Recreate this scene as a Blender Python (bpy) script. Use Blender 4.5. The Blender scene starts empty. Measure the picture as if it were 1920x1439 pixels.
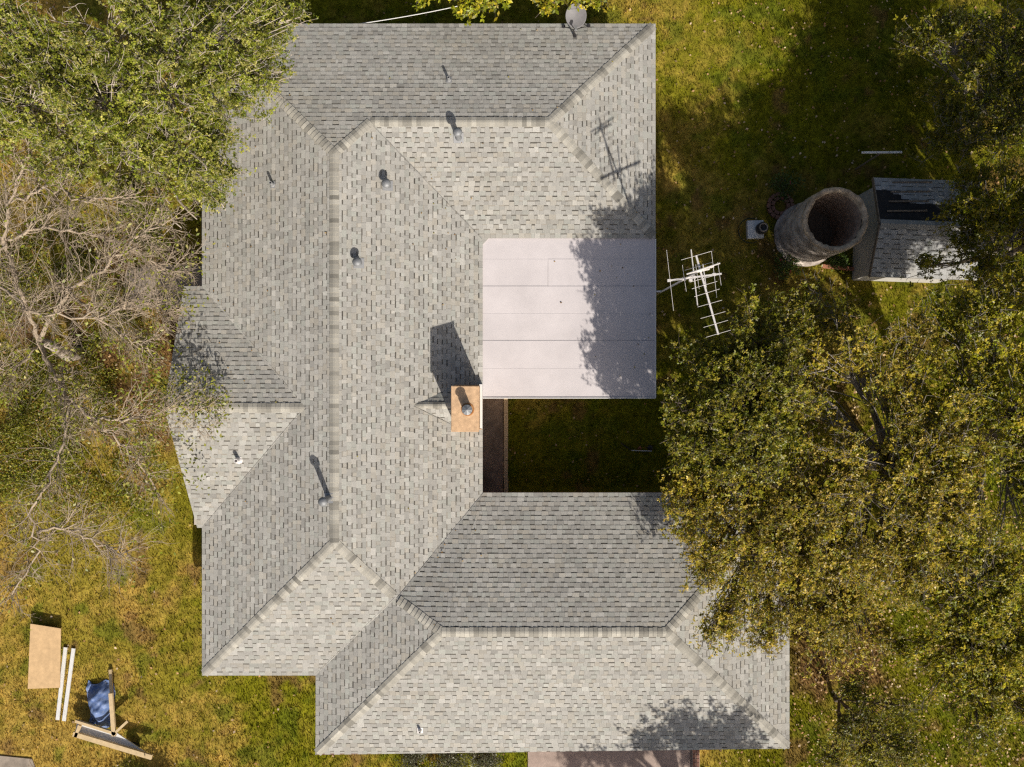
import bpy, math, random
import numpy as np
from mathutils import Vector, Matrix

# ------------------------------------------------------------------ camera, sky, sun, exposure
scene = bpy.context.scene
COL = scene.collection
CAM_H, FPX = 29.0, 1600.0            # drone height over the yard, focal length in photo pixels
cam_data = bpy.data.cameras.new('drone_camera')
cam_data.sensor_width = 36.0
cam_data.lens = FPX / 1920.0 * 36.0
cam_data.clip_end = 1000.0
cam = bpy.data.objects.new('drone_camera', cam_data)
COL.objects.link(cam)
cam.location = (0, 0, CAM_H)
cam.rotation_euler = (0, 0, 0)
scene.camera = cam

SUN_EL, SUN_AZ = math.radians(38.8), math.radians(23.0)   # az: shadows fall north, 23 deg to the west
world = bpy.data.worlds.new('World')
scene.world = world
world.use_nodes = True
wn = world.node_tree.nodes
wl = world.node_tree.links
sky = wn.new('ShaderNodeTexSky')
sky.sky_type = 'NISHITA'
sky.sun_disc = False
sky.sun_elevation = SUN_EL
sky.sun_rotation = math.pi - SUN_AZ
sky.air_density = 1.0
sky.dust_density = 4.0
sky.ozone_density = 0.5
wl.new(sky.outputs[0], wn['Background'].inputs[0])
wn['Background'].inputs[1].default_value = 0.076

sun_data = bpy.data.lights.new('sun', 'SUN')
sun_data.energy = 4.75
sun_data.angle = math.radians(0.55)
sun_data.color = (1.0, 0.93, 0.835)
sun = bpy.data.objects.new('sun', sun_data)
COL.objects.link(sun)
sd = Vector((-math.sin(SUN_AZ) * math.cos(SUN_EL), math.cos(SUN_AZ) * math.cos(SUN_EL), -math.sin(SUN_EL)))
sun.rotation_euler = sd.to_track_quat('-Z', 'Y').to_euler()
sun.location = (10, -20, 25)

scene.view_settings.view_transform = 'Standard'
scene.view_settings.look = 'None'
scene.view_settings.exposure = 0.08
scene.view_settings.gamma = 1.0
scene.view_settings.use_curve_mapping = False
scene.cycles.use_denoising = False
scene.cycles.filter_width = 1.3
scene.cycles.max_bounces = 6
scene.cycles.diffuse_bounces = 3
scene.cycles.transmission_bounces = 3
scene.cycles.transparent_max_bounces = 4

RNG = np.random.default_rng(11)
random.seed(11)


def P(px, py, z=0.0):
    """a point of the survey: photo pixel at known height z -> metres"""
    k = (CAM_H - z) / FPX
    return np.array([(px - 960.0) * k, (719.5 - py) * k, z])


# ------------------------------------------------------------------ helpers
def tag(o, label=None, cat=None, group=None, kind=None):
    if label: o['label'] = label
    if cat: o['category'] = cat
    if group: o['group'] = group
    if kind: o['kind'] = kind
    return o


ORG = {}


def thing(name, loc, label, cat, group=None):
    o = bpy.data.objects.new(name, None)
    o.empty_display_size = 0.3
    COL.objects.link(o)
    o.location = loc
    ORG[o] = np.array(loc, float)
    return tag(o, label, cat, group)


def mesh_obj(name, V, F, mat, parent=None, cols=None, smooth=False, origin=None, kind=None, label=None):
    """V (n,3) world coordinates; F list of faces or (m,k) array; cols (n,3) per vertex"""
    V = np.asarray(V, float).reshape(-1, 3)
    org = np.zeros(3)
    if parent is not None:
        org = ORG[parent]
        off = np.zeros(3)
    elif origin is not None:
        org = np.array(origin, float)
        off = org
    else:
        off = np.zeros(3)
    me = bpy.data.meshes.new(name)
    if isinstance(F, np.ndarray):
        k = F.shape[1]
        m = F.shape[0]
        me.vertices.add(len(V))
        me.vertices.foreach_set('co', (V - org).astype(np.float32).ravel())
        me.loops.add(m * k)
        me.loops.foreach_set('vertex_index', F.astype(np.int32).ravel())
        me.polygons.add(m)
        me.polygons.foreach_set('loop_start', np.arange(0, m * k, k, dtype=np.int32))
        me.update(calc_edges=True)
    else:
        me.from_pydata((V - org).tolist(), [], F)
    if cols is not None:
        a = me.color_attributes.new('col', 'FLOAT_COLOR', 'POINT')
        c = np.ones((len(V), 4), np.float32)
        c[:, :3] = np.asarray(cols).reshape(-1, 3)
        a.data.foreach_set('color', c.ravel())
    if smooth:
        me.polygons.foreach_set('use_smooth', np.ones(len(me.polygons), bool))
    me.materials.append(mat)
    o = bpy.data.objects.new(name, me)
    COL.objects.link(o)
    o.location = off
    if parent is not None:
        o.parent = parent
    ORG[o] = org
    if kind: o['kind'] = kind
    if label: o['label'] = label
    return o


class MB:
    """collects shapes for one mesh"""
    def __init__(s):
        s.v, s.f, s.c, s.n = [], [], [], 0

    def add(s, V, F, col=None):
        V = np.asarray(V, float).reshape(-1, 3)
        b = s.n
        s.v.append(V)
        s.f.extend([tuple(int(i) + b for i in f) for f in F])
        s.c.append(np.tile(np.asarray(col if col is not None else (1, 1, 1), float), (len(V), 1)))
        s.n += len(V)

    def box(s, c, size, rot=0.0, M=None, col=None):
        x, y, z = [k / 2 for k in size]
        V = np.array([[-x, -y, -z], [x, -y, -z], [x, y, -z], [-x, y, -z], [-x, -y, z], [x, -y, z], [x, y, z], [-x, y, z]])
        if M is None:
            cr, sr = math.cos(rot), math.sin(rot)
            M = np.array([[cr, -sr, 0], [sr, cr, 0], [0, 0, 1]])
        V = V @ np.asarray(M).T + np.asarray(c)
        s.add(V, [(0, 3, 2, 1), (4, 5, 6, 7), (0, 1, 5, 4), (1, 2, 6, 5), (2, 3, 7, 6), (3, 0, 4, 7)], col)

    def bar(s, a, b, w, h, col=None, up=(0, 0, 1)):
        a, b = np.asarray(a, float), np.asarray(b, float)
        d = b - a
        L = np.linalg.norm(d)
        d /= L
        u = np.cross(up, d)
        if np.linalg.norm(u) < 1e-5:
            u = np.cross((0, 1, 0), d)
        u /= np.linalg.norm(u)
        n = np.cross(d, u)
        s.box((a + b) / 2, (L, w, h), M=np.array([d, u, n]).T, col=col)

    def tube(s, pts, rad, n=6, cap=True, col=None):
        pts = np.asarray(pts, float)
        m = len(pts)
        rad = np.broadcast_to(np.asarray(rad, float), (m,))
        t = np.gradient(pts, axis=0)
        t /= np.linalg.norm(t, axis=1)[:, None] + 1e-9
        ref = np.array([0.0, 0.0, 1.0]) if abs(t[:, 2]).mean() < 0.8 else np.array([1.0, 0.0, 0.0])
        u = np.cross(t, ref)
        u /= np.linalg.norm(u, axis=1)[:, None] + 1e-9
        w = np.cross(t, u)
        a = np.arange(n) * 2 * math.pi / n
        V = pts[:, None, :] + rad[:, None, None] * (np.cos(a)[None, :, None] * u[:, None, :] + np.sin(a)[None, :, None] * w[:, None, :])
        F = []
        for i in range(m - 1):
            for j in range(n):
                k = (j + 1) % n
                F.append((i * n + j, i * n + k, (i + 1) * n + k, (i + 1) * n + j))
        if cap:
            F.append(tuple(range(n - 1, -1, -1)))
            F.append(tuple(range((m - 1) * n, m * n)))
        s.add(V.reshape(-1, 3), F, col)

    def lathe(s, prof, c, n=32, col=None, closed=False):
        prof = np.asarray(prof, float)
        m = len(prof)
        a = np.arange(n) * 2 * math.pi / n
        V = np.zeros((m, n, 3))
        V[:, :, 0] = prof[:, 0, None] * np.cos(a)
        V[:, :, 1] = prof[:, 0, None] * np.sin(a)
        V[:, :, 2] = prof[:, 1, None]
        F = []
        for i in range(m - 1):
            for j in range(n):
                k = (j + 1) % n
                F.append((i * n + j, i * n + k, (i + 1) * n + k, (i + 1) * n + j))
        s.add(V.reshape(-1, 3) + np.asarray(c), F, col)

    def prism(s, poly, z0, z1, col=None):
        n = len(poly)
        V = [(x, y, z0) for x, y in poly] + [(x, y, z1) for x, y in poly]
        F = [tuple(range(n - 1, -1, -1)), tuple(range(n, 2 * n))] + [(i, (i + 1) % n, n + (i + 1) % n, n + i) for i in range(n)]
        s.add(V, F, col)

    def obj(s, name, mat, parent=None, smooth=False, origin=None, kind=None, label=None):
        V = np.concatenate(s.v)
        C = np.concatenate(s.c)
        return mesh_obj(name, V, s.f, mat, parent, C, smooth, origin, kind, label)


def _hash(ix, iy, seed):
    h = (ix.astype(np.int64) * 374761393 + iy.astype(np.int64) * 668265263 + seed * 974634777) & 0x7fffffff
    h = ((h ^ (h >> 13)) * 1274126177) & 0x7fffffff
    return ((h ^ (h >> 16)) & 0xffff) / 65535.0


def vnoise(x, y, seed=0):
    ix, iy = np.floor(x), np.floor(y)
    fx, fy = x - ix, y - iy
    fx, fy = fx * fx * (3 - 2 * fx), fy * fy * (3 - 2 * fy)
    a, b = _hash(ix, iy, seed), _hash(ix + 1, iy, seed)
    c, d = _hash(ix, iy + 1, seed), _hash(ix + 1, iy + 1, seed)
    return (a * (1 - fx) + b * fx) * (1 - fy) + (c * (1 - fx) + d * fx) * fy


def fbm(x, y, scale, seed=0, oct=4):
    v, amp, tot = 0, 1.0, 0
    for i in range(oct):
        v = v + amp * vnoise(x / scale * 2 ** i, y / scale * 2 ** i, seed + i * 17)
        tot += amp
        amp *= 0.55
    return v / tot


def sstep(a, b, x):
    t = np.clip((x - a) / (b - a), 0, 1)
    return t * t * (3 - 2 * t)


# ------------------------------------------------------------------ materials
def mat(name, color=(0.5, 0.5, 0.5), rough=0.8, metal=0.0, noise=0.0, nscale=8.0, ncol=None, attr=False, bump=0.0, bscale=60.0, spec=0.3, transl=0.0):
    m = bpy.data.materials.new(name)
    m.use_nodes = True
    nt = m.node_tree
    N, L = nt.nodes, nt.links
    bs = N['Principled BSDF']
    bs.inputs['Roughness'].default_value = rough
    bs.inputs['Metallic'].default_value = metal
    bs.inputs['Specular IOR Level'].default_value = spec
    tc = N.new('ShaderNodeTexCoord')
    if attr:
        at = N.new('ShaderNodeAttribute')
        at.attribute_name = 'col'
        base = at.outputs['Color']
    else:
        rgb = N.new('ShaderNodeRGB')
        rgb.outputs[0].default_value = (*color, 1)
        base = rgb.outputs[0]
    if noise > 0:
        no = N.new('ShaderNodeTexNoise')
        no.inputs['Scale'].default_value = nscale
        no.inputs['Detail'].default_value = 6
        no.inputs['Roughness'].default_value = 0.65
        L.new(tc.outputs['Object'], no.inputs['Vector'])
        rp = N.new('ShaderNodeValToRGB')
        rp.color_ramp.elements[0].position = 0.3
        rp.color_ramp.elements[1].position = 0.7
        L.new(no.outputs['Fac'], rp.inputs[0])
        mx = N.new('ShaderNodeMix')
        mx.data_type = 'RGBA'
        mx.blend_type = 'MIX' if ncol else 'MULTIPLY'
        if ncol:
            mul = N.new('ShaderNodeMath')
            mul.operation = 'MULTIPLY'
            mul.inputs[1].default_value = noise
            L.new(rp.outputs[0], mul.inputs[0])
            L.new(mul.outputs[0], mx.inputs['Factor'])
            L.new(base, mx.inputs['A'])
            mx.inputs['B'].default_value = (*ncol, 1)
        else:
            rp.color_ramp.elements[0].color = (1 - noise, 1 - noise, 1 - noise, 1)
            rp.color_ramp.elements[1].color = (1 + noise * .4, 1 + noise * .4, 1 + noise * .4, 1)
            mx.inputs['Factor'].default_value = 1.0
            L.new(base, mx.inputs['A'])
            L.new(rp.outputs[0], mx.inputs['B'])
        base = mx.outputs['Result']
    L.new(base, bs.inputs['Base Color'])
    if bump > 0:
        nb = N.new('ShaderNodeTexNoise')
        nb.inputs['Scale'].default_value = bscale
        nb.inputs['Detail'].default_value = 4
        L.new(tc.outputs['Object'], nb.inputs['Vector'])
        b = N.new('ShaderNodeBump')
        b.inputs['Strength'].default_value = bump
        b.inputs['Distance'].default_value = 0.02
        L.new(nb.outputs['Fac'], b.inputs['Height'])
        L.new(b.outputs[0], bs.inputs['Normal'])
    if transl > 0:
        tr = N.new('ShaderNodeBsdfTranslucent')
        L.new(base, tr.inputs['Color'])
        ms = N.new('ShaderNodeMixShader')
        ms.inputs[0].default_value = transl
        L.new(bs.outputs[0], ms.inputs[1])
        L.new(tr.outputs[0], ms.inputs[2])
        L.new(ms.outputs[0], N['Material Output'].inputs['Surface'])
    return m


M = dict(
    shingle=mat('shingle', attr=True, rough=0.92, noise=0.16, nscale=34, bump=0.25, bscale=220, spec=0.15),
    deck=mat('roof_deck', (0.07, 0.065, 0.06), 0.95),
    ground=mat('ground', attr=True, rough=1.0, noise=0.45, nscale=7, bump=0.9, bscale=26, spec=0.05),
    grass=mat('grass', attr=True, rough=0.8, spec=0.2, transl=0.25),
    leaf=mat('leaf', attr=True, rough=0.4, spec=0.4, transl=0.36),
    litter=mat('leaf_litter', attr=True, rough=0.8, spec=0.2),
    bark_pale=mat('bark_pale', (0.33, 0.29, 0.24), 0.9, noise=0.6, nscale=9, ncol=(0.13, 0.11, 0.09), bump=0.6, bscale=30),
    bark_dark=mat('bark_dark', (0.17, 0.135, 0.105), 0.9, noise=0.6, nscale=9, ncol=(0.07, 0.055, 0.045), bump=0.6, bscale=30),
    bark_grey=mat('bark_grey', (0.58, 0.50, 0.41), 0.9, noise=0.65, nscale=7, ncol=(0.27, 0.22, 0.175), bump=0.6, bscale=30),
    bark_warm=mat('bark_warm', (0.45, 0.37, 0.275), 0.9, noise=0.6, nscale=6, ncol=(0.28, 0.205, 0.14), bump=0.6, bscale=30),
    membrane=mat('membrane', (0.63, 0.585, 0.585), 0.75, noise=0.12, nscale=0.8, bump=0.03, bscale=150),
    seam=mat('seam_shade', (0.42, 0.39, 0.39), 0.8),  # darker tone paints the shadow line along the membrane laps
    membrane_edge=mat('membrane_edge', (0.72, 0.70, 0.68), 0.7),
    fascia=mat('fascia', (0.19, 0.075, 0.055), 0.8, noise=0.3, nscale=5),
    soffit=mat('soffit', (0.5, 0.45, 0.4), 0.9),
    brick=mat('brick', (0.30, 0.13, 0.085), 0.9, noise=0.4, nscale=14),
    brick_edge=mat('brick_edge', (0.27, 0.14, 0.10), 0.9, noise=0.4, nscale=14),
    mortar=mat('mortar', (0.55, 0.48, 0.40), 0.95),
    chimney=mat('chimney', (0.66, 0.44, 0.26), 0.85, noise=0.35, nscale=7, bump=0.3, bscale=90),
    rust=mat('rust', (0.30, 0.115, 0.03), 0.9, noise=0.7, nscale=20, ncol=(0.5, 0.26, 0.11)),
    galv=mat('galvanised', (0.27, 0.28, 0.29), 0.6, metal=0.4, noise=0.25, nscale=12),
    lead=mat('lead_flashing', (0.33, 0.335, 0.34), 0.6, metal=0.3),
    dark=mat('dark_hole', (0.02, 0.02, 0.02), 0.8),
    pvc=mat('white_pvc', (0.72, 0.69, 0.67), 0.5),
    dish=mat('dish_grey', (0.19, 0.185, 0.19), 0.55, noise=0.15, nscale=9),
    black=mat('black_metal', (0.035, 0.033, 0.035), 0.5),
    alu=mat('aluminium', (0.78, 0.74, 0.70), 0.42, metal=0.35),
    concrete=mat('concrete', (0.36, 0.30, 0.24), 0.95, noise=0.4, nscale=2.2, bump=0.3, bscale=60),
    drive=mat('drive_concrete', (0.42, 0.33, 0.28), 0.95, noise=0.3, nscale=2.5, bump=0.3, bscale=60),
    patio=mat('patio_concrete', (0.42, 0.33, 0.26), 0.9, noise=0.55, nscale=1.3, bump=0.2, bscale=50),
    edging=mat('edging', (0.78, 0.60, 0.38), 0.9, noise=0.25, nscale=12),
    silo=mat('silo_plaster', (0.74, 0.65, 0.57), 0.95, noise=0.95, nscale=2.4, ncol=(0.11, 0.085, 0.07), bump=1.0, bscale=22),
    silo_in=mat('silo_inside', (0.62, 0.46, 0.34), 0.95, noise=0.8, nscale=5, ncol=(0.22, 0.14, 0.095), bump=1.0, bscale=22),
    silo_rim=mat('silo_rim', (0.68, 0.54, 0.38), 0.95, noise=0.9, nscale=4.5, ncol=(0.15, 0.11, 0.075), bump=0.7, bscale=20),
    shed_wall=mat('shed_wall', (0.52, 0.50, 0.46), 0.8, noise=0.15, nscale=3),
    tar=mat('tar_paper', (0.028, 0.027, 0.028), 0.85, noise=0.4, nscale=6),
    wood=mat('old_wood', (0.24, 0.19, 0.14), 0.9, noise=0.5, nscale=10),
    plywood=mat('plywood', (0.66, 0.45, 0.24), 0.8, noise=0.22, nscale=5),
    lumber=mat('lumber', (0.62, 0.47, 0.27), 0.8, noise=0.2, nscale=9),
    tarp=mat('blue_tarp', (0.07, 0.14, 0.36), 0.5, noise=0.6, nscale=9, ncol=(0.35, 0.42, 0.55)),
    white_paint=mat('white_paint', (0.72, 0.72, 0.70), 0.5, noise=0.12, nscale=12),
    terracotta=mat('terracotta', (0.40, 0.17, 0.10), 0.85, noise=0.3, nscale=10),
    hose=mat('dark_hose', (0.02, 0.035, 0.022), 0.5),
    cable=mat('cable_white', (0.7, 0.7, 0.68), 0.5),
)

# ------------------------------------------------------------------ roof geometry (plan coordinates)
PITCH, ZE = 0.285, 2.6
NW, NE_ = np.array([-9.587, 11.13]), np.array([4.44, 11.13])
SEb = np.array([4.44, 4.496])
V2, VV = np.array([-0.9075, 4.496]), np.array([-0.9075, -3.374])
SWa = np.array([-9.587, -9.03])
pN, pS = np.array([-5.247, 6.79]), np.array([-5.247, -4.69])
Q, Bend = np.array([-4.224, 7.813]), np.array([1.123, 7.813])
J, K = np.array([-3.49, -6.448]), np.array([-6.072, -9.03])
R1, R2 = np.array([-2.079, -7.367]), np.array([4.587, -7.367])
SWc, SEc, NEc = np.array([-6.085, -11.50]), np.array([8.58, -11.28]), np.array([8.58, -3.374])
GN, GS, GC = 3.011, -4.463, -0.726
GP = 0.26


def plane(p0, n_up, pitch, z0=ZE):
    """z over plan for a slope rising along n_up from the eave point p0"""
    n_up = np.asarray(n_up, float)
    return lambda x, y: z0 + pitch * ((x - p0[0]) * n_up[0] + (y - p0[1]) * n_up[1])


def plane3(a, b, c):
    A = np.array([[q[0], q[1], 1] for q in (a, b, c)])
    s = np.linalg.solve(A, [a[2], b[2], c[2]])
    return lambda x, y: s[0] * x + s[1] * y + s[2]


class Facet:
    def __init__(s, name, o, up, fn, polys):
        s.name, s.o, s.up, s.fn = name, np.asarray(o, float), np.asarray(up, float), fn
        s.u = np.array([s.up[1], -s.up[0]])
        s.polys = [np.asarray(p, float) for p in polys]
        for i, p in enumerate(s.polys):
            a = 0.5 * np.sum(p[:, 0] * np.roll(p[:, 1], -1) - np.roll(p[:, 0], -1) * p[:, 1])
            if a < 0:
                s.polys[i] = p[::-1]


xs = Q[0]
hJ = ZE + PITCH * (VV[0] - J[0])
hR = ZE + PITCH * (R1[1] - (-11.36))
FAC = [
    Facet('north', NW, (0, -1), plane(NW, (0, -1), PITCH), [[NW, pN, Q, (xs, NW[1])], [(xs, NW[1]), Q, Bend, NE_]]),
    Facet('west', NW, (1, 0), plane(NW, (1, 0), PITCH), [[NW, SWa, pS, pN]]),
    Facet('east', V2, (-1, 0), plane(V2, (-1, 0), PITCH), [[VV, V2, Q, pN, pS, J]]),
    Facet('north_wing_south', V2, (0, 1), plane(V2, (0, 1), PITCH), [[V2, Q, Bend, SEb]]),
    Facet('north_wing_east', NE_, (-1, 0), plane(NE_, (-1, 0), PITCH), [[NE_, Bend, SEb]]),
    Facet('south_hip', SWa, (0, 1), plane(SWa, (0, 1), PITCH), [[SWa, pS, J, K]]),
    Facet('south_wing_west', K, (1, 0), plane(K, (1, 0), PITCH), [[SWc, R1, J, K]]),
    Facet('south_wing_south', (0, -11.36), (0, 1), plane((0, -11.36), (0, 1), PITCH), [[SWc, R1, R2, SEc]]),
    Facet('south_wing_east', SEc, (-1, 0), plane(SEc, (-1, 0), PITCH), [[SEc, R2, NEc]]),
    Facet('south_wing_north', VV, (0, -1), plane(VV, (0, -1), PITCH), [[VV, R1, R2, NEc]]),
    Facet('south_wing_twist', VV, (0, -1), plane3((*VV, ZE), (*J, hJ), (*R1, hR)), [[VV, J, R1]]),
    Facet('gable_north', (-9.587, GN), (0, -1), plane((0, GN), (0, -1), GP), [[(-9.45, GN), (-10.15, GN), (-10.37, GC), (-6.10, GC)]]),
    Facet('gable_south', (-9.587, GS), (0, 1), plane((0, GS), (0, 1), GP), [[(-9.45, GS), (-6.10, GC), (-10.37, GC), (-9.735, GS)]]),
]
CK_Y, CK_X0, CK_X1, CK_W = -0.66, -2.95, -1.70, 0.64
ckz = ZE + PITCH * (V2[0] - CK_X0)
cke = ZE + PITCH * (V2[0] - CK_X1)
FAC.append(Facet('cricket_north', (CK_X1, CK_Y + CK_W), (0, -1), plane3((CK_X0, CK_Y, ckz), (CK_X1, CK_Y, ckz), (CK_X1, CK_Y + CK_W, cke)), [[(CK_X0, CK_Y), (CK_X1, CK_Y), (CK_X1, CK_Y + CK_W)]]))
FAC.append(Facet('cricket_south', (CK_X1, CK_Y - CK_W), (0, 1), plane3((CK_X0, CK_Y, ckz), (CK_X1, CK_Y, ckz), (CK_X1, CK_Y - CK_W, cke)), [[(CK_X0, CK_Y), (CK_X1, CK_Y - CK_W), (CK_X1, CK_Y)]]))


def inside(poly, x, y, eps=1e-6):
    n = len(poly)
    for i in range(n):
        a, b = poly[i], poly[(i + 1) % n]
        if (b[0] - a[0]) * (y - a[1]) - (b[1] - a[1]) * (x - a[0]) < -eps:
            return False
    return True


def roof_z(x, y):
    z = None
    for f in FAC:
        for p in f.polys:
            if inside(p, x, y, 1e-3):
                h = f.fn(x, y)
                z = h if z is None else max(z, h)
    return z


def roof_at(px, py):
    """where the line of sight through a photo pixel meets the roof"""
    z = 3.2
    for _ in range(12):
        q = P(px, py, z)
        zz = roof_z(q[0], q[1])
        if zz is None:
            break
        z = zz
    return P(px, py, z)


def clip(poly, conv):
    out = [tuple(p) for p in poly]
    n = len(conv)
    for i in range(n):
        a, b = conv[i], conv[(i + 1) % n]
        ex, ey = b[0] - a[0], b[1] - a[1]
        src, out = out, []
        if not src:
            return []
        dist = [ex * (p[1] - a[1]) - ey * (p[0] - a[0]) for p in src]
        for j in range(len(src)):
            p, q, dp, dq = src[j], src[(j + 1) % len(src)], dist[j], dist[(j + 1) % len(src)]
            if dp >= 0:
                out.append(p)
            if (dp >= 0) != (dq >= 0):
                t = dp / (dp - dq)
                out.append((p[0] + t * (q[0] - p[0]), p[1] + t * (q[1] - p[1])))
    return out


# ------------------------------------------------------------------ ground
FOOT = [  # rough footprints where no grass grows
    (-9.4, -9.0, -1.0, 11.0), (-1.1, 4.6, 4.3, 11.0), (-6.0, -11.2, 8.4, -3.5), (-9.9, -4.3, -9.3, 2.9),
    (-0.9, -0.3, 4.3, 4.6), (-1.4, -3.6, -0.13, 0.0), (-13.2, 2.6, -9.5, 3.9), (0.54, -30, 6.3, -11.0), (11.5, 3.4, 14.6, 6.3)]


def ground_col(x, y):
    big = fbm(x, y, 5.0, 3, 5)
    mid = fbm(x, y, 1.1, 9, 4)
    fine = fbm(x, y, 0.22, 21, 3)
    px = x / 29 * FPX + 960
    py = 719.5 - y / 29 * FPX
    dry = np.clip(0.24 + 1.9 * (big - 0.5) + 1.3 * (mid - 0.5) + 1.0 * (fine - 0.5), 0, 1)
    west = sstep(420, 250, px)
    dry = np.clip(dry + 0.30 * west, 0, 1)
    wood = sstep(250, 120, np.hypot((px - 200) / 1.25, (py - 640)))          # bare soil and litter under the leafless tree
    path = sstep(150, 40, np.hypot((px - 1290) / 0.55, py - 250))             # worn strip beside the house
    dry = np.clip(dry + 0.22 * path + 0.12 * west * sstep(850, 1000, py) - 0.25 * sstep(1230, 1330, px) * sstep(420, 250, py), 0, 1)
    green = np.array([0.235, 0.215, 0.013])
    lush = np.array([0.165, 0.185, 0.008])
    tan = np.array([0.42, 0.285, 0.062])
    soil = np.array([0.24, 0.14, 0.052])
    c = green[None] * (1 - mid[:, None]) + lush[None] * mid[:, None]
    c = c * (1 - dry[:, None]) + tan[None] * dry[:, None]
    weed = sstep(0.60, 0.70, fbm(x, y, 0.7, 81, 3))[:, None]
    c = c * (1 - 0.6 * weed) + np.array([0.12, 0.16, 0.012]) * 0.6 * weed
    so = np.clip(0.7 * sstep(0.66, 0.74, fbm(x, y, 0.9, 83, 4)) + wood * sstep(0.42, 0.62, fbm(x, y, 0.9, 40, 4)) + 0.95 * sstep(0.44, 0.60, fbm(x, y, 1.9, 50, 4)) * sstep(1440, 1520, px) * sstep(1860, 1700, px) * sstep(1000, 1120, py) * sstep(1420, 1300, py), 0, 1)
    c = c * (1 - so[:, None]) + soil[None] * so[:, None]
    tuft = fbm(x, y, 0.10, 61, 2)
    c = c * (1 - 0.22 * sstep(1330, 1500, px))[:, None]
    return c * (0.46 + 0.58 * fine[:, None] + 0.54 * tuft[:, None])


def build_ground():
    n = 321
    gx = np.linspace(-21, 21, n)
    gy = np.linspace(-17, 17, int(n * 34 / 42))
    X, Y = np.meshgrid(gx, gy)
    x, y = X.ravel(), Y.ravel()
    z = 0.05 * (fbm(x, y, 3, 5, 3) - 0.5) + 0.03 * (fbm(x, y, 0.35, 6, 2) - 0.5)
    edge = np.minimum(np.minimum(x + 21, 21 - x), np.minimum(y + 17, 17 - y))
    z = z * sstep(0, 1.5, edge) - 0.02
    V = np.stack([x, y, z], 1)
    my, mx = len(gy), n
    i = np.arange(my - 1)[:, None] * mx + np.arange(mx - 1)[None]
    F = np.stack([i, i + 1, i + mx + 1, i + mx], -1).reshape(-1, 4)
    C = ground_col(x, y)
    # surrounding land out to the horizon, joined edge to edge
    V = list(V)
    C = list(C)
    F = [tuple(f) for f in F]
    b = len(V)
    big = 400
    ring = [(-21, -17), (21, -17), (21, 17), (-21, 17)]
    far = [(-big, -big), (big, -big), (big, big), (-big, big)]
    for q in ring + far:
        V.append((q[0], q[1], -0.02)); C.append((0.11, 0.11, 0.03))
    for k in range(4):
        F.append((b + 4 + k, b + 4 + (k + 1) % 4, b + (k + 1) % 4, b + k))
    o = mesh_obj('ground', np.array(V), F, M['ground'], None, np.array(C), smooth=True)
    tag(o, kind='structure')


build_ground()


def sheet(name, poly, z0, z1, m):
    b = MB()
    b.prism(poly, z0, z1)
    o = b.obj(name, M[m])
    tag(o, kind='structure')
    return o


sheet('driveway', [(0.54, -40), (6.08, -40), (6.08, -10.6), (0.54, -10.6)], -0.1, 0.03, 'drive')
sheet('path', [(-30, -30), (-17.0, -14.5), (-16.1, -13.25), (-16.3, -12.75), (-17.6, -12.62), (-30, -12.0)], -0.1, 0.03, 'concrete')
sheet('stoop_pavement', [(-13.25, 2.55), (-9.1, 2.62), (-9.1, 3.95), (-12.0, 4.05), (-13.1, 3.8)], -0.1, 0.06, 'concrete')
sheet('patio', [(-1.6, -4.4), (-0.29, -4.4), (-0.29, 1.2), (-1.6, 1.2)], -0.1, 0.05, 'patio')

# ------------------------------------------------------------------ house
HOUSE = thing('house', (-3.0, -0.5, 0), 'sprawling one-storey house with grey shingled hip roof and white flat section', 'house')

# deck under the shingles
b = MB()
for f in FAC:
    for p in f.polys:
        n = len(p)
        b.add([(q[0], q[1], f.fn(q[0], q[1]) - 0.012) for q in p], [tuple(range(n))])
ROOF = b.obj('roof', M['deck'], HOUSE)

# shingles: courses of laminated shingles, each a row of raised teeth over recessed ones
EXP = 0.143
e_plan = EXP / math.sqrt(1 + PITCH ** 2)
BASE = np.array([0.412, 0.400, 0.366])


def shingle_col(rng, x, y):
    t = rng.random()
    c = BASE * (0.87 + 0.20 * rng.random())
    if x or y:
        c = c * (1.0 + 0.30 * (float(fbm(np.array([x]), np.array([y]), 2.3, 33, 3)[0]) - 0.5))
    if t < 0.15: c = c * np.array([0.985, 1.01, 1.0])
    elif t < 0.30: c = c * np.array([1.02, 0.995, 0.955])
    elif t < 0.38: c = c * 1.13
    elif t < 0.50: c = c * 0.87
    return c


rng = np.random.default_rng(5)
ALL = []          # (score, MB) of every shingle


def slab(mb, poly, f, t0, lf, lb, col):
    """one clipped piece of a course: lf / lb = lift at its lower and upper edge"""
    n = len(poly)
    if n < 3:
        return
    a = 0.5 * sum(poly[i][0] * poly[(i + 1) % n][1] - poly[(i + 1) % n][0] * poly[i][1] for i in range(n))
    if abs(a) < 2e-4:
        return
    top, bot = [], []
    for x, y in poly:
        t = (x - f.o[0]) * f.up[0] + (y - f.o[1]) * f.up[1]
        w = (t - t0) / e_plan
        z = f.fn(x, y)
        top.append((x, y, z + lf + (lb - lf) * w))
        bot.append((x, y, z - 0.004))
    F = [tuple(range(n))]
    for i in range(n):
        j = (i + 1) % n
        tm = ((poly[i][0] + poly[j][0]) / 2 - f.o[0]) * f.up[0] + ((poly[i][1] + poly[j][1]) / 2 - f.o[1]) * f.up[1]
        if (tm - t0) / e_plan > 0.98:
            continue
        F.append((i, n + i, n + j, j))
    mb.add(top + bot, F, col)


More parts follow.
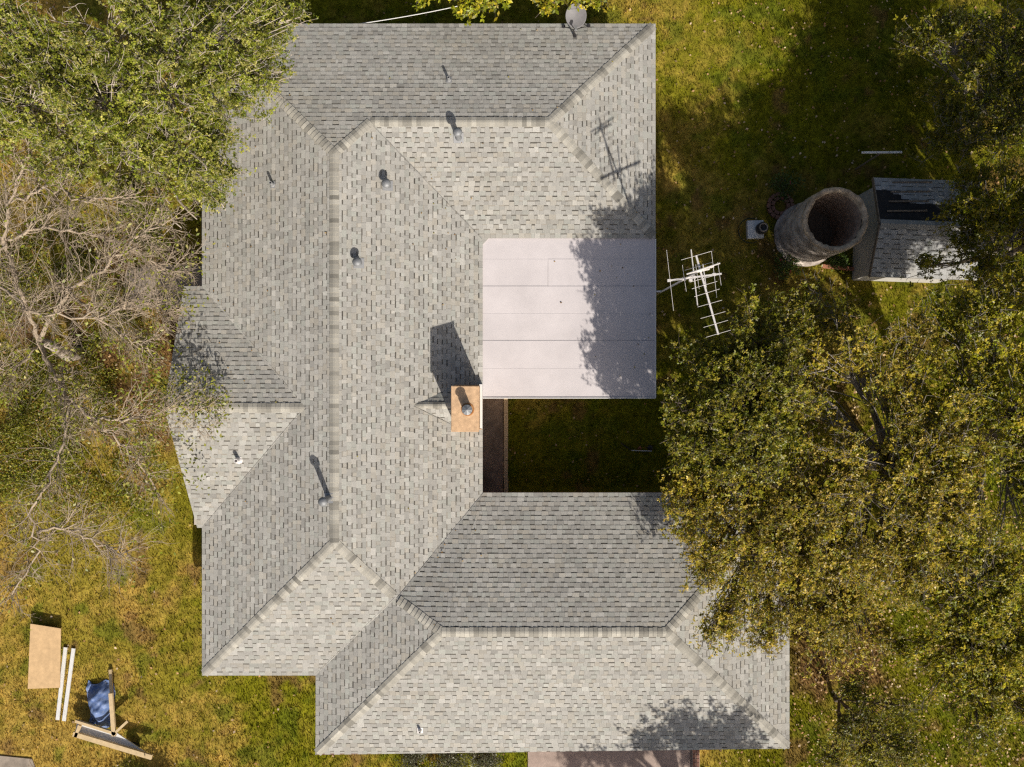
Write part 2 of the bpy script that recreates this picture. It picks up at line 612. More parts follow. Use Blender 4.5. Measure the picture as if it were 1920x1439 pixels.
def lay(f):
    pts = np.concatenate(f.polys)
    s = (pts - f.o) @ f.u
    t = (pts - f.o) @ f.up
    k0, k1 = int(math.floor(t.min() / e_plan - 1e-6)), int(math.ceil(t.max() / e_plan))
    for k in range(k0, k1):
        t0 = k * e_plan
        x = s.min() - 1.2 * rng.random()
        while x < s.max():
            # one shingle, about a metre long
            L_ = 1.0
            mb = MB()
            end = x + L_
            raised = rng.random() < 0.5
            full = True
            mxy = f.o + f.u * (x + 0.5) + f.up * (t0 + 0.07)
            sc = shingle_col(rng, *mxy) / BASE * 0.5 + 0.5
            while x < end - 0.02:
                w = rng.uniform(0.12, 0.23) if raised else rng.uniform(0.10, 0.20)
                if end - (x + w) < 0.08:
                    w = end - x
                col = shingle_col(rng, 0, 0) * sc
                band = 0.033 + rng.uniform(-0.008, 0.008)
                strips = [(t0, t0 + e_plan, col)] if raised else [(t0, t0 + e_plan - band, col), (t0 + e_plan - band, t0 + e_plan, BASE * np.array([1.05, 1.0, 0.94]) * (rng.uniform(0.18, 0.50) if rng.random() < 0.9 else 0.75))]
                for ta, tb, cc in strips:
                    xa, xb = x + 0.0018, x + w - 0.0018
                    quad = [f.o + f.u * xa + f.up * ta, f.o + f.u * xb + f.up * ta, f.o + f.u * xb + f.up * tb, f.o + f.u * xa + f.up * tb]
                    ar = (quad[1][0] - quad[0][0]) * (quad[2][1] - quad[0][1]) - (quad[2][0] - quad[0][0]) * (quad[1][1] - quad[0][1])
                    if ar < 0:
                        quad = quad[::-1]
                    for pi, poly in enumerate(f.polys):
                        c = clip(quad, poly)
                        if len(c) < 3:
                            full = False
                            continue
                        cx = sum(q[0] for q in c) / len(c)
                        cy = sum(q[1] for q in c) / len(c)
                        rz = roof_z(cx, cy)
                        if rz is not None and rz > f.fn(cx, cy) + 0.05:
                            full = False
                            continue
                        if raised:
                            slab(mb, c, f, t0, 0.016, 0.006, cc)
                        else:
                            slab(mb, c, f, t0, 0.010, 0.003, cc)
                x += w
                raised = not raised
            if mb.n:
                z = float(np.concatenate(mb.v)[:, 2].mean())
                ALL.append((z if full and f.name in ('east', 'west') else 0.0, mb))
    return


for f in FAC:
    lay(f)
ALL.sort(key=lambda a: -a[0])
for sc, mb in ALL[:300]:
    mb.obj('shingle', M['shingle'], ROOF)
rest = MB()
for sc, mb in ALL[300:]:
    off = rest.n
    rest.v.extend(mb.v)
    rest.c.extend(mb.c)
    rest.f.extend([tuple(i + off for i in ff) for ff in mb.f])
    rest.n += mb.n
rest.obj('shingle_field', M['shingle'], ROOF, kind='stuff')

# ridge and hip caps
CAPS = []


def caps(a, b, f1, f2, w=0.14, step=0.137):
    """cap pieces from a (low / start) to b along the line where slopes f1 and f2 meet"""
    a, b = np.asarray(a, float), np.asarray(b, float)
    if abs(a[2] - b[2]) > 0.3:
        a = a + (b - a) / np.linalg.norm(b - a) * 0.10
    d2 = (b - a)[:2]
    L_ = np.linalg.norm(b - a)
    d2 = d2 / np.linalg.norm(d2)
    side = np.array([-d2[1], d2[0]])
    n = max(1, int(round(L_ / step)))
    st = L_ / n

    def z_of(f, p):
        return f(p[0], p[1])
    for i in range(n):
        p0 = a + (b - a) * (i / n)
        p1 = a + (b - a) * min(1.0, (i + 1.12) / n)
        mb = MB()
        j = rng.uniform(-0.008, 0.008)
        rows = []
        for p, lift in ((p0, 0.036), (p1, 0.020)):
            l = p[:2] + side * (w + j)
            r = p[:2] - side * (w - j)
            m1, m2 = p[:2] + side * 0.03, p[:2] - side * 0.03
            zt = max(p[2], 0)
            rows.append([(l[0], l[1], z_of(f1, l) + lift - 0.004), (m1[0], m1[1], z_of(f1, m1) + lift + 0.002), (m2[0], m2[1], z_of(f2, m2) + lift + 0.002), (r[0], r[1], z_of(f2, r) + lift - 0.004)])
        V = rows[0] + rows[1] + [(q[0], q[1], q[2] - 0.03) for q in rows[0]] + [(q[0], q[1], q[2] - 0.03) for q in rows[1]]
        F = [(0, 1, 5, 4), (1, 2, 6, 5), (2, 3, 7, 6), (8, 9, 1, 0), (9, 10, 2, 1), (10, 11, 3, 2), (8, 0, 4, 12), (3, 11, 15, 7)]
        c = BASE * np.array([1.02, 1.0, 0.945]) * (rng.uniform(0.52, 1.18) if rng.random() < 0.75 else rng.uniform(0.84, 0.98))
        mb.add(V, F, c)
        CAPS.append((L_, mb))


def z3(p, z):
    return np.array([p[0], p[1], z])


fn = {f.name: f.fn for f in FAC}


def line(a, b, fa, fb, w=0.14):
    za, zb = fn[fa](*a), fn[fa](*b)
    # f1 is the slope on the left of a->b
    d = np.asarray(b) - np.asarray(a)
    side = np.array([-d[1], d[0]]) / np.linalg.norm(d)
    mid = (np.asarray(a) + np.asarray(b)) / 2
    ql, qr = mid + side * 0.2, mid - side * 0.2
    if fn[fa](*ql) < fn[fb](*ql):
        f1, f2 = fn[fa], fn[fb]
    else:
        f1, f2 = fn[fb], fn[fa]
    caps(z3(a, za), z3(b, zb), f1, f2, w)


line(NW, pN, 'west', 'north')
line(pS, pN, 'east', 'west')
line(Q, pN, 'east', 'north')
line(Bend, Q, 'north', 'north_wing_south')
line(NE_, Bend, 'north', 'north_wing_east')
line(SEb, Bend, 'north_wing_south', 'north_wing_east')
line(SWa, pS, 'west', 'south_hip')
line(J, pS, 'east', 'south_hip')
line(J, R1, 'south_wing_twist', 'south_wing_west')
line(SWc, R1, 'south_wing_west', 'south_wing_south')
line(R1, R2, 'south_wing_north', 'south_wing_south')
line(SEc, R2, 'south_wing_south', 'south_wing_east')
line(NEc, R2, 'south_wing_north', 'south_wing_east')
line(np.array([-10.36, GC]), np.array([-6.2, GC]), 'gable_north', 'gable_south')
line(np.array([CK_X1, CK_Y]), np.array([CK_X0, CK_Y]), 'cricket_north', 'cricket_south', 0.10)
for va, vb, vf in ((V2, Q, 'east'), (VV, J, 'east'), (K, J, 'south_hip'), (np.array([-9.5, GN - 0.06]), np.array([-6.25, GC + 0.09]), 'gable_north'), (np.array([-9.5, GS + 0.06]), np.array([-6.25, GC - 0.09]), 'gable_south'), (np.array([CK_X1, CK_Y - CK_W]), np.array([CK_X0, CK_Y]), 'cricket_south')):
    b = MB()
    za, zb = fn[vf](*va) + 0.017, fn[vf](*vb) + 0.017
    d = (vb - va) / np.linalg.norm(vb - va)
    o2 = np.array([-d[1], d[0]]) * 0.03
    b.bar((*(va + o2), za), (*(vb + o2), zb), 0.011, 0.010, BASE * (1.0 if vb is J else 0.45))
    b.obj('valley_seam', M['shingle'], ROOF)
CAPS_SEEN = CAPS[:300] if len(CAPS) <= 300 else CAPS[:300]
for L_, mb in CAPS_SEEN:
    mb.obj('ridge_cap', M['shingle'], ROOF)
if len(CAPS) > 300:
    rest = MB()
    for L_, mb in CAPS[300:]:
        off = rest.n
        rest.v.extend(mb.v); rest.c.extend(mb.c)
        rest.f.extend([tuple(i + off for i in ff) for ff in mb.f])
        rest.n += mb.n
    rest.obj('ridge_cap_run', M['shingle'], ROOF, kind='stuff')

# fascia boards, soffit and walls
PERIM = [NW, NE_, SEb, np.array([4.44, -0.44]), np.array([-0.9075, -0.44]), VV, NEc, SEc, SWc, K, SWa, np.array([-9.587, GS]), np.array([-9.735, GS])]
edges = [(NW, NE_), (NE_, SEb), (VV, NEc), (NEc, SEc), (SEc, SWc), (SWc, K), (K, SWa), (SWa, np.array([-9.587, GS])), (np.array([-9.587, GN]), NW), (np.array([-0.9075, -0.44]), VV)]
for a, c in edges:
    b = MB()
    d = (c - a) / np.linalg.norm(c - a)
    nrm = np.array([-d[1], d[0]])
    mid = (a + c) / 2
    if roof_z(*(mid + nrm * 0.1)) is not None:
        pass
    else:
        nrm = -nrm
    p0, p1 = a + nrm * 0.02, c + nrm * 0.02
    b.bar((*p0, ZE - 0.10), (*p1, ZE - 0.10), 0.028, 0.16)
    b.obj('fascia', M['fascia'], HOUSE)
for (a, za), (c, zc) in ((((-10.14, GN - 0.02), ZE), ((-10.36, GC), ZE + GP * (GN - GC))), (((-9.73, GS + 0.02), ZE), ((-10.36, GC), ZE + GP * (GN - GC)))):
    b = MB()
    b.bar((a[0] + 0.02, a[1], za - 0.11), (c[0] + 0.02, c[1], zc - 0.11), 0.028, 0.17)
    b.obj('rake_board', M['fascia'], HOUSE)
b = MB()
for x0, y0, x1, y1 in ((-9.56, -9.0, -0.93, 11.1), (-0.93, 4.5, 4.42, 11.1), (-6.05, -11.25, 8.55, -3.4), (-9.9, -4.4, -9.56, 2.95)):
    b.box(((x0 + x1) / 2, (y0 + y1) / 2, ZE - 0.19 - 0.001 * (x0 > -1)), (x1 - x0, y1 - y0, 0.02))
b.obj('soffit', M['soffit'], HOUSE)
for x0, y0, x1, y1 in ((-9.0, -8.4, -1.5, 10.5), (-1.5, 5.1, 3.85, 10.5), (-5.5, -10.7, 8.0, -4.0), (-9.6, -3.8, -9.0, 2.3)):
    b = MB()
    b.box(((x0 + x1) / 2, (y0 + y1) / 2, 1.2), (x1 - x0, y1 - y0, 2.4))
    b.obj('wall', M['brick'], HOUSE)

# flat roof between the wings: welted membrane sheets on a deck
ZF = 2.56
fy = [P(0, y, ZF)[1] for y in (440, 490, 541, 592, 643, 695)] + [-0.44]
b = MB()
b.box((1.745, 2.03, ZF - 0.09), (5.33, 4.92, 0.14))
FLAT = b.obj('flat_roof', M['membrane_edge'], HOUSE)
vx = P(1031, 0, ZF)[0]
for i in range(6):
    y0, y1 = fy[i + 1], fy[i] + (0.06 if i else 0)
    for (x0, x1) in (((-0.93, vx), (vx - 0.05, 4.43)) if i == 1 else ((-0.93, 4.43),)):
        b = MB()
        e = 0.010 if i in (2, 4) else 0.004
        w = 0.006 if x0 > 0 else 0.0
        poly = [(x0, y0), (x1, y0), (x1, y1), (x0, y1)]
        zt = [ZF, ZF, ZF + e, ZF + e]
        if x0 > 0:
            zt = [ZF + 0.002, ZF, ZF + e, ZF + e + w]
        V = [(x, y, z) for (x, y), z in zip(poly, zt)] + [(x, y, ZF - 0.02) for x, y in poly]
        b.add(V, [(0, 1, 2, 3), (0, 4, 5, 1), (1, 5, 6, 2), (3, 2, 6, 7), (0, 3, 7, 4)])
        sh = b.obj('membrane_sheet', M['membrane'], FLAT)
        if i in (2, 4) or (i == 1 and x0 > 0):
            b = MB()
            if i == 1:
                b.bar((x0 - 0.006, y0, ZF + 0.004), (x0 - 0.006, y1 - 0.06, ZF + 0.004), 0.012, 0.006)
            else:
                b.bar((x0, y1 + 0.007, ZF + 0.004), (x1, y1 + 0.007, ZF + 0.004), 0.014, 0.006)
            b.obj('lap_shade_line', M['seam'], sh)  # dark strip painted where the raised lap would throw shade
for p0, p1 in (((-0.92, -0.45), (4.44, -0.45)), ((4.445, -0.45), (4.445, 4.48))):
    b = MB()
    b.bar((*p0, ZF - 0.02), (*p1, ZF - 0.02), 0.03, 0.10)
    b.obj('drip_edge', M['membrane_edge'], FLAT)
for px in (0.4, 2.4, 4.3):
    b = MB()
    b.box((px, -0.25, 1.2), (0.1, 0.1, 2.4))
    b.obj('porch_post', M['soffit'], HOUSE)
# small shingled apron over the inside corner
b = MB()
b.add([(-0.93, 4.52, ZF + 0.05), (-0.93, 4.28, ZF + 0.03), (-0.70, 4.52, ZF + 0.03), (-0.93, 4.52, ZF), (-0.93, 4.28, ZF), (-0.70, 4.52, ZF)], [(0, 1, 2), (1, 4, 5, 2)], BASE * 0.9)
b.obj('valley_apron', M['shingle'], HOUSE)

# chimney with rusty cap, flue pipe and flashing
CT = 4.6
q0, q1 = P(846, 810, CT), P(898, 724, CT)
b = MB()
cx, cy = (q0[0] + q1[0]) / 2, (q0[1] + q1[1]) / 2
w_, d_ = q1[0] - q0[0], q1[1] - q0[1]
b.box((cx, cy, CT / 2 - 0.03), (w_ - 0.06, d_ - 0.06, CT - 0.06))
CHIM = b.obj('chimney', M['chimney'], HOUSE)
b = MB()
b.box((cx, cy, CT - 0.03), (w_, d_, 0.06))
b.box((cx, cy, CT - 0.02), (w_ - 0.03, d_ - 0.03, 0.06))
b.obj('chimney_top', M['chimney'], CHIM)
fp = P(877, 768, CT)
b = MB()
b.lathe([(0.0, 0.012), (0.17, 0.012), (0.19, 0.022), (0.17, 0.03), (0.145, 0.028)], (fp[0], fp[1], CT - 0.005), 24)
b.obj('rust_ring', M['rust'], CHIM)
b = MB()
b.lathe([(0.13, 0.0), (0.13, 0.30), (0.12, 0.31), (0.0, 0.31)], (fp[0], fp[1], CT), 24)
b.obj('flue_pipe', M['galv'], CHIM)
b = MB()
n = 16
V, F = [(fp[0], fp[1], CT + 0.52)], []
for i in range(n):
    a = 2 * math.pi * i / n
    r = 0.150 if i % 2 else 0.145
    V.append((fp[0] + r * math.cos(a), fp[1] + r * math.sin(a), CT + 0.455 - 0.012 * (i % 2)))
for i in range(n):
    F.append((0, 1 + i, 1 + (i + 1) % n))
b.add(V, F)
for a in (0.5, 2.6, 4.7):
    b.bar((fp[0] + 0.12 * math.cos(a), fp[1] + 0.12 * math.sin(a), CT + 0.25), (fp[0] + 0.12 * math.cos(a), fp[1] + 0.12 * math.sin(a), CT + 0.46), 0.02, 0.01)
b.obj('flue_cap', M['galv'], CHIM)
b = MB()
b.box((-0.955, cy + 0.03, 2.75), (0.09, 1.34, 0.34))
b.obj('side_flashing', M['membrane_edge'], CHIM)
b = MB()
b.bar((q0[0] - 0.015, q1[1] + 0.02, 2.95), (q1[0], q1[1] + 0.02, 2.72), 0.02, 0.22)
b.bar((q0[0] - 0.015, q0[1] - 0.02, 2.95), (q1[0], q0[1] - 0.02, 2.72), 0.02, 0.22)
b.obj('step_flashing', M['chimney'], CHIM)


# roof vents
def up_frame(p):
    h = 0.1
    zx = (roof_z(p[0] + h, p[1]) or p[2]) - (roof_z(p[0] - h, p[1]) or p[2])
    zy = (roof_z(p[0], p[1] + h) or p[2]) - (roof_z(p[0], p[1] - h) or p[2])
    n = np.array([-zx / (2 * h), -zy / (2 * h), 1.0])
    n /= np.linalg.norm(n)
    ax = np.cross([0, 1, 0], n); ax /= np.linalg.norm(ax)
    return np.array([ax, np.cross(n, ax), n]).T


def cap_vent(px, py, h, r=0.078, label=None):
    p = roof_at(px, py)
    b = MB()
    b.lathe([(r * 1.35, -0.03), (r * 1.2, 0.06), (r, 0.10), (r, h - 0.06), (r * 0.98, h), (0, h)], p, 16)
    v = b.obj('roof_vent', M['galv'], HOUSE, smooth=True, label=label)
    b = MB()
    b.lathe([(r * 1.15, h - 0.10), (r * 1.75, h - 0.05), (r * 1.8, h - 0.02), (r * 1.3, h + 0.035), (r * 0.5, h + 0.06), (0, h + 0.065)], p, 20)
    b.obj('rain_cap', M['galv'], v, smooth=True)
    b = MB()
    Mx = up_frame(p)
    b.box(p + Mx[:, 2] * 0.022, (0.30, 0.30, 0.012), M=Mx)
    b.obj('flashing', M['lead'], v)


cap_vent(727, 349, 0.36)
cap_vent(673, 494, 0.34)
cap_vent(860, 259, 0.62)
cap_vent(617, 934, 0.85)


def pipe_vent(px, py, h, r, m, label=None):
    p = roof_at(px, py)
    b = MB()
    b.lathe([(r, -0.05), (r, h), (r * 0.75, h), (r * 0.75, h - 0.12), (0, h - 0.12)], p, 14)
    v = b.obj('vent_pipe', M[m], HOUSE, smooth=False, label=label)
    b = MB()
    Mx = up_frame(p)
    b.box(p + Mx[:, 2] * 0.022, (0.17, 0.2, 0.012), M=Mx)
    b.lathe([(r * 2.0, 0.0), (r * 1.15, 0.09), (r * 1.02, 0.09)], p, 14)
    b.obj('flashing', M['pvc'] if m == 'pvc' else M['lead'], v)


pipe_vent(842, 151, 0.28, 0.042, 'lead')
pipe_vent(512, 347, 0.30, 0.045, 'lead')
pipe_vent(448, 863, 0.30, 0.06, 'pvc')
pipe_vent(788, 1369, 0.20, 0.04, 'pvc')

# ------------------------------------------------------------------ satellite dish
dc = P(1080, 30, 3.45)
base = roof_at(1075, 66)
DISH = thing('satellite_dish', tuple(base), 'round grey satellite dish on tripod at the north eave', 'satellite dish')
nrm = np.array([-0.10, -0.50, 0.86]); nrm /= np.linalg.norm(nrm)
ax = np.cross([0, 1, 0], nrm); ax /= np.linalg.norm(ax)
ay = np.cross(nrm, ax)
b = MB()
prof = [(0.0, -0.07), (0.1, -0.066), (0.2, -0.045), (0.29, -0.008), (0.31, 0.0), (0.315, -0.004), (0.30, -0.015), (0.2, -0.055), (0.0, -0.085)]
n = 36
V = []
for r, z in prof:
    for i in range(n):
        a = 2 * math.pi * i / n
        V.append(dc + ax * r * math.cos(a) + ay * r * 1.12 * math.sin(a) + nrm * z)
F = [(i * n + j, i * n + (j + 1) % n, (i + 1) * n + (j + 1) % n, (i + 1) * n + j) for i in range(len(prof) - 1) for j in range(n)]
b.add(V, F)
b.obj('reflector', M['dish'], DISH, smooth=True)
b = MB()
bk = dc - nrm * 0.09 - ay * 0.05
b.tube([base, (base[0], base[1], base[2] + 0.35), bk], 0.022, 8)
b.obj('mast', M['black'], DISH)
for q in ((1057, 51), (1104, 50), (1078, 69)):
    f0 = roof_at(*q)
    b = MB()
    b.tube([f0, (base[0] * .5 + f0[0] * .5, base[1] * .5 + f0[1] * .5, base[2] + 0.18), (base[0], base[1], base[2] + 0.36)], 0.014, 6)
    b.box(f0 + np.array([0, 0, 0.03]), (0.09, 0.09, 0.03))
    b.obj('leg', M['black'], DISH)
b = MB()
tip = dc + nrm * 0.36 - ay * 0.36
b.tube([dc - ay * 0.345, dc - ay * 0.42 + nrm * 0.12, tip], 0.016, 6)
b.obj('feed_arm', M['black'], DISH)
b = MB()
b.bar(tip - nrm * 0.0, tip + (dc - tip) * 0.3, 0.07, 0.06)
b.obj('receiver', M['lead'], DISH)

# ------------------------------------------------------------------ television antenna
ZA, ZB = 7.30, 6.15


def zp(x, y, z):
    return P(1220 + x / 6.54, 440 + y / 6.54, z)


mb0 = np.array([4.60, 2.86, 0.0])
ANT = thing('television_antenna', tuple(mb0), 'spiky white metal television antenna on a mast beside the flat roof', 'antenna')
mt = zp(595, 450, ZA)
b = MB()
b.tube([mb0, mb0 + (mt - mb0) * 0.4, mt + np.array([0, 0, 0.1])], [0.032, 0.030, 0.026], 8)
b.obj('mast', M['alu'], ANT)
b = MB()
b.bar((4.44, 2.86, 2.50), (4.66, 2.86, 2.50), 0.05, 0.04)
b.obj('wall_bracket', M['alu'], ANT)
b = MB()
b.bar(zp(556, 258, ZA), zp(828, 1228, ZA), 0.045, 0.045)
b1 = b.obj('boom', M['alu'], ANT)
for e in ((375, 313, 745, 205), (420, 440, 750, 342), (480, 585, 770, 505), (505, 667, 815, 575), (535, 763, 845, 668), (575, 890, 875, 805), (613, 1030, 915, 945), (648, 1140, 948, 1052), (682, 1260, 983, 1172)):
    b = MB()
    b.tube([zp(e[0], e[1], ZA + 0.025), zp(e[2], e[3], ZA + 0.025)], 0.0062, 6)
    b.obj('element', M['alu'], b1)
b = MB()
pa, pc = zp(440, 487, ZA + 0.12), zp(850, 352, ZA + 0.12)
b.tube([pa, pc], 0.02, 6)
b.tube([zp(470, 478, ZA + 0.02), zp(775, 392, ZA + 0.02)], 0.02, 6)
b.tube([zp(560, 455, ZA + 0.07), zp(720, 420, ZA + 0.07)], 0.03, 6)
b.obj('dipole', M['alu'], b1)
b = MB()
b.bar(zp(218, 567, ZB), zp(868, 482, ZB), 0.045, 0.045)
b2 = b.obj('boom', M['alu'], ANT)
for e, r in (((195, 190, 280, 935), .007), ((388, 375, 437, 700), .007), ((495, 185, 575, 870), .018), ((552, 370, 595, 670), .007), ((640, 365, 680, 650), .016), ((745, 205, 812, 775), .007), ((822, 340, 865, 625), .007)):
    b = MB()
    b.tube([zp(e[0], e[1], ZB + 0.025), zp(e[2], e[3], ZB + 0.025)], r, 6)
    b.obj('element', M['alu'], b2)
b = MB()
for q in ((225, 566), (410, 548), (775, 492), (490, 560), (530, 525)):
    c = zp(*q, ZB)
    b.box(c, (0.09, 0.07, 0.06))
b.obj('clamp', M['alu'], b2)

# ------------------------------------------------------------------ old round silo
SC = np.array([9.97, 5.05, 0.0])
SILO = thing('stone_silo', tuple(SC), 'open round weathered stone cistern tower with a thick rim', 'silo')
n = 56


def ringwall(prof, seed, amp, name, m):
    V, F = [], []
    for r, z in prof:
        for j in range(n):
            a = 2 * math.pi * j / n
            rr = r + amp * (float(vnoise(np.array([j * 0.9 % n]), np.array([z * 7.0]), seed)[0]) - 0.5)
            V.append((SC[0] + rr * math.cos(a), SC[1] + rr * math.sin(a), z))
    for i in range(len(prof) - 1):
        for j in range(n):
            k = (j + 1) % n
            F.append((i * n + j, i * n + k, (i + 1) * n + k, (i + 1) * n + j))
    return mesh_obj(name, V, F, M[m], SILO, smooth=True)


prof = []
for i in range(45):
    z = 2.62 * i / 44
    prof.append((0.97 + 0.018 * (i % 2) + (0.10 if z < 0.12 else 0) + 0.02 * z / 2.6, z))
ringwall(prof, 3, 0.035, 'outer_wall', 'silo')
ringwall([(0.99, 2.60), (1.015, 2.68), (0.99, 2.745), (0.94, 2.765), (0.88, 2.75), (0.84, 2.70), (0.83, 2.60)], 8, 0.08, 'rim', 'silo_rim')
ringwall([(0.835, 2.62 - 2.4 * i / 20) for i in range(21)], 15, 0.04, 'inner_wall', 'silo_in')
b = MB()
b.lathe([(0.86, 0.22), (0.0, 0.2)], SC, 24)
b.obj('silo_floor', M['wood'], SILO)

# ------------------------------------------------------------------ shed
SR = math.radians(-2.0)
S0 = np.array([13.03, 4.87])
SHED = thing('garden_shed', (S0[0], S0[1], 0), 'small shed with pale shingle roof partly stripped to black tar paper', 'shed')


def sw(x, y, z):
    c, s = math.cos(SR), math.sin(SR)
    return (S0[0] + x * c - y * s, S0[1] + x * s + y * c, z)


hw, hl, ze_, zr = 1.56, 1.68, 2.10, 2.72
b = MB()
b.box((S0[0], S0[1], 1.03), (2 * hl - 0.5, 2 * hw - 0.3, 2.06), SR)
b.obj('wall', M['shed_wall'], SHED)
b = MB()
for sx in (-1, 1):
    x = sx * (hl - 0.27)
    b.add([sw(x, -hw + 0.15, 2.0), sw(x, hw - 0.15, 2.0), sw(x, 0, zr - 0.06), sw(x - sx * 0.08, -hw + 0.15, 2.0), sw(x - sx * 0.08, hw - 0.15, 2.0), sw(x - sx * 0.08, 0, zr - 0.06)], [(0, 1, 2), (3, 5, 4)])
b.obj('gable_panel', M['shed_wall'], SHED)
sp = (zr - ze_) / hw
for s in (-1, 1):
    b = MB()
    A = [sw(-hl, s * hw, ze_), sw(hl, s * hw, ze_), sw(hl, 0, zr), sw(-hl, 0, zr)]
    Bv = [(p[0], p[1], p[2] - 0.05) for p in A]
    b.add(A + Bv, [(0, 1, 2, 3), (4, 7, 6, 5), (0, 4, 5, 1), (3, 2, 6, 7), (0, 3, 7, 4), (1, 5, 6, 2)])
    sl = b.obj('roof_slope', M['tar'], SHED)
    rows = 11
    dy = hw / rows
    for k in range(rows):
        x = -hl + 0.16 * (k % 2) - 0.16
        while x < hl:
            x0, x1 = max(x, -hl + 0.0), min(x + 0.98, hl)
            x += 0.98
            if x1 - x0 < 0.05:
                continue
            if s > 0:      # torn-off patch on the north slope, stepping down the courses
                edge = -hl + 0.28 + max(0, (k - 2)) * 0.24 if k < 8 else hl - 0.5 * ((k * 7) % 3)
                if 3 <= k <= 9:
                    if k >= 6:
                        edge = -hl + 2.45 - 0.25 * (k % 2)
                    if k == 8:
                        if x0 > -hl + 1.0 and x0 < 0.2:
                            edge = x0 + 0.2
                    if x1 < edge:
                        continue
                    x0 = max(x0, edge)
            mb = MB()
            xx = x0
            raised = (k % 2 == 0)
            while xx < x1 - 0.01:
                w = min(rng.uniform(0.13, 0.27), x1 - xx)
                cc = shingle_col(rng, 0, 0) * np.array([0.98, 1.02, 1.10])
                y0, y1 = s * (hw - k * dy), s * (hw - (k + 1) * dy)
                lf, lb = (0.024, 0.012) if raised else (0.017, 0.009)
                parts = [(y0, y1, cc)] if raised else [(y0, y0 + (y1 - y0) * 0.78, cc), (y0 + (y1 - y0) * 0.78, y1, BASE * 0.3)]
                for ya, yb, c3 in parts:
                    fa, fb = (ya - y0) / (y1 - y0), (yb - y0) / (y1 - y0)
                    za = ze_ + sp * (hw - abs(ya)) + lf + (lb - lf) * fa
                    zb = ze_ + sp * (hw - abs(yb)) + lf + (lb - lf) * fb
                    V = [sw(xx, ya, za), sw(xx + w, ya, za), sw(xx + w, yb, zb), sw(xx, yb, zb), sw(xx, ya, za - 0.02), sw(xx + w, ya, za - 0.02)]
                    b_f = [(0, 1, 2, 3), (0, 4, 5, 1)]
                    mb.add(V, b_f, c3)
                xx += w
                raised = not raised
            if mb.n:
                mb.obj('shingle', M['shingle'], sl)
for i in range(12):
    b = MB()
    x0 = -hl + i * 2 * hl / 12
    x1 = x0 + 2 * hl / 12 * 1.05
    b.add([sw(x0, -0.13, zr - 0.13 * sp + 0.035), sw(x1, -0.13, zr - 0.13 * sp + 0.03), sw(x1, 0, zr + 0.035), sw(x0, 0, zr + 0.042), sw(x1, 0.13, zr - 0.13 * sp + 0.03), sw(x0, 0.13, zr - 0.13 * sp + 0.035)],
          [(0, 1, 2, 3), (3, 2, 4, 5)], BASE * rng.uniform(0.75, 1.0))
    b.obj('ridge_cap', M['shingle'], SHED)
b = MB()
for s in (-1, 1):
    b.bar(sw(-hl - 0.015, s * hw, ze_ - 0.05), sw(-hl - 0.015, 0, zr - 0.05), 0.03, 0.13)
b.obj('rake_board', M['wood'], SHED)
b = MB()
for k in range(4):
    b.bar(sw(-hl + 0.25 + 0.1 * k, 0.42 + 0.33 * k, ze_ + sp * (hw - 0.42 - 0.33 * k) + 0.03), sw(-hl + 1.5 + 0.1 * k, 0.48 + 0.33 * k, ze_ + sp * (hw - 0.48 - 0.33 * k) + 0.03), 0.05, 0.03)
b.obj('batten', M['wood'], SHED)

# ------------------------------------------------------------------ small yard things
# clothesline post
CL = P(1604, 318, 0)
CL = np.array([11.68, 7.28, 0])
t = thing('clothesline_post', tuple(CL), 'white T-shaped clothesline post standing north of the shed', 'clothesline post')
b = MB(); b.tube([CL, CL + np.array([0.0, 0.02, 2.0])], 0.03, 10); b.obj('post', M['wood'], t)
b = MB(); b.bar((11.05, 7.30, 2.03), (12.32, 7.31, 2.03), 0.06, 0.05); b.obj('crossbar', M['white_paint'], t)
for x in (11.1, 11.5, 11.9, 12.25):
    b = MB(); b.tube([(x, 7.30, 2.06), (x, 7.30, 2.11)], 0.01, 6); b.obj('hook', M['black'], t)

# long bar among the trees
t = thing('swing_frame', (11.6, -6.27, 0), 'long slim white swing frame bar half hidden under the oaks', 'swing frame')
b = MB(); b.tube([(9.67, -6.27, 2.0), (13.62, -6.23, 2.0)], 0.022, 10); b.obj('top_bar', M['white_paint'], t)
for x in (9.75, 13.5):
    for s in (-1, 1):
        b = MB(); b.tube([(x, -6.26, 2.0), (x + 0.1, -6.26 + s * 0.75, 0.0)], 0.022, 8); b.obj('leg', M['wood'], t)

# pump on a pad
pp = P(1414, 432, 0)
t = thing('water_pump', tuple(pp), 'black water pump on a small white concrete pad left of the cistern', 'pump')
b = MB(); b.box((pp[0], pp[1], 0.08), (0.54, 0.60, 0.2), 0.03); b.obj('pad', M['white_paint'], t)
hp = pp + np.array([0.16, 0.0, 0.18])
b = MB(); b.lathe([(0.17, 0.0), (0.19, 0.06), (0.19, 0.30), (0.16, 0.36), (0.10, 0.38), (0.10, 0.33), (0.0, 0.33)], hp, 20); b.obj('housing', M['black'], t, smooth=True)
b = MB(); b.lathe([(0.105, 0.375), (0.125, 0.40), (0.145, 0.39), (0.15, 0.36)], hp, 20); b.obj('collar', M['concrete'], t, smooth=True)
b = MB()
a = np.linspace(0.5, 5.2, 26)
pts = np.stack([pp[0] - 0.12 + 0.42 * np.cos(a), pp[1] + 0.42 * np.sin(a) - 0.02, np.full(26, 0.03)], 1)
b.tube(pts, 0.016, 6)
o = b.obj('garden_hose', M['hose'], None, origin=pp)
tag(o, 'dark green hose looped around the small pump pad', 'hose')

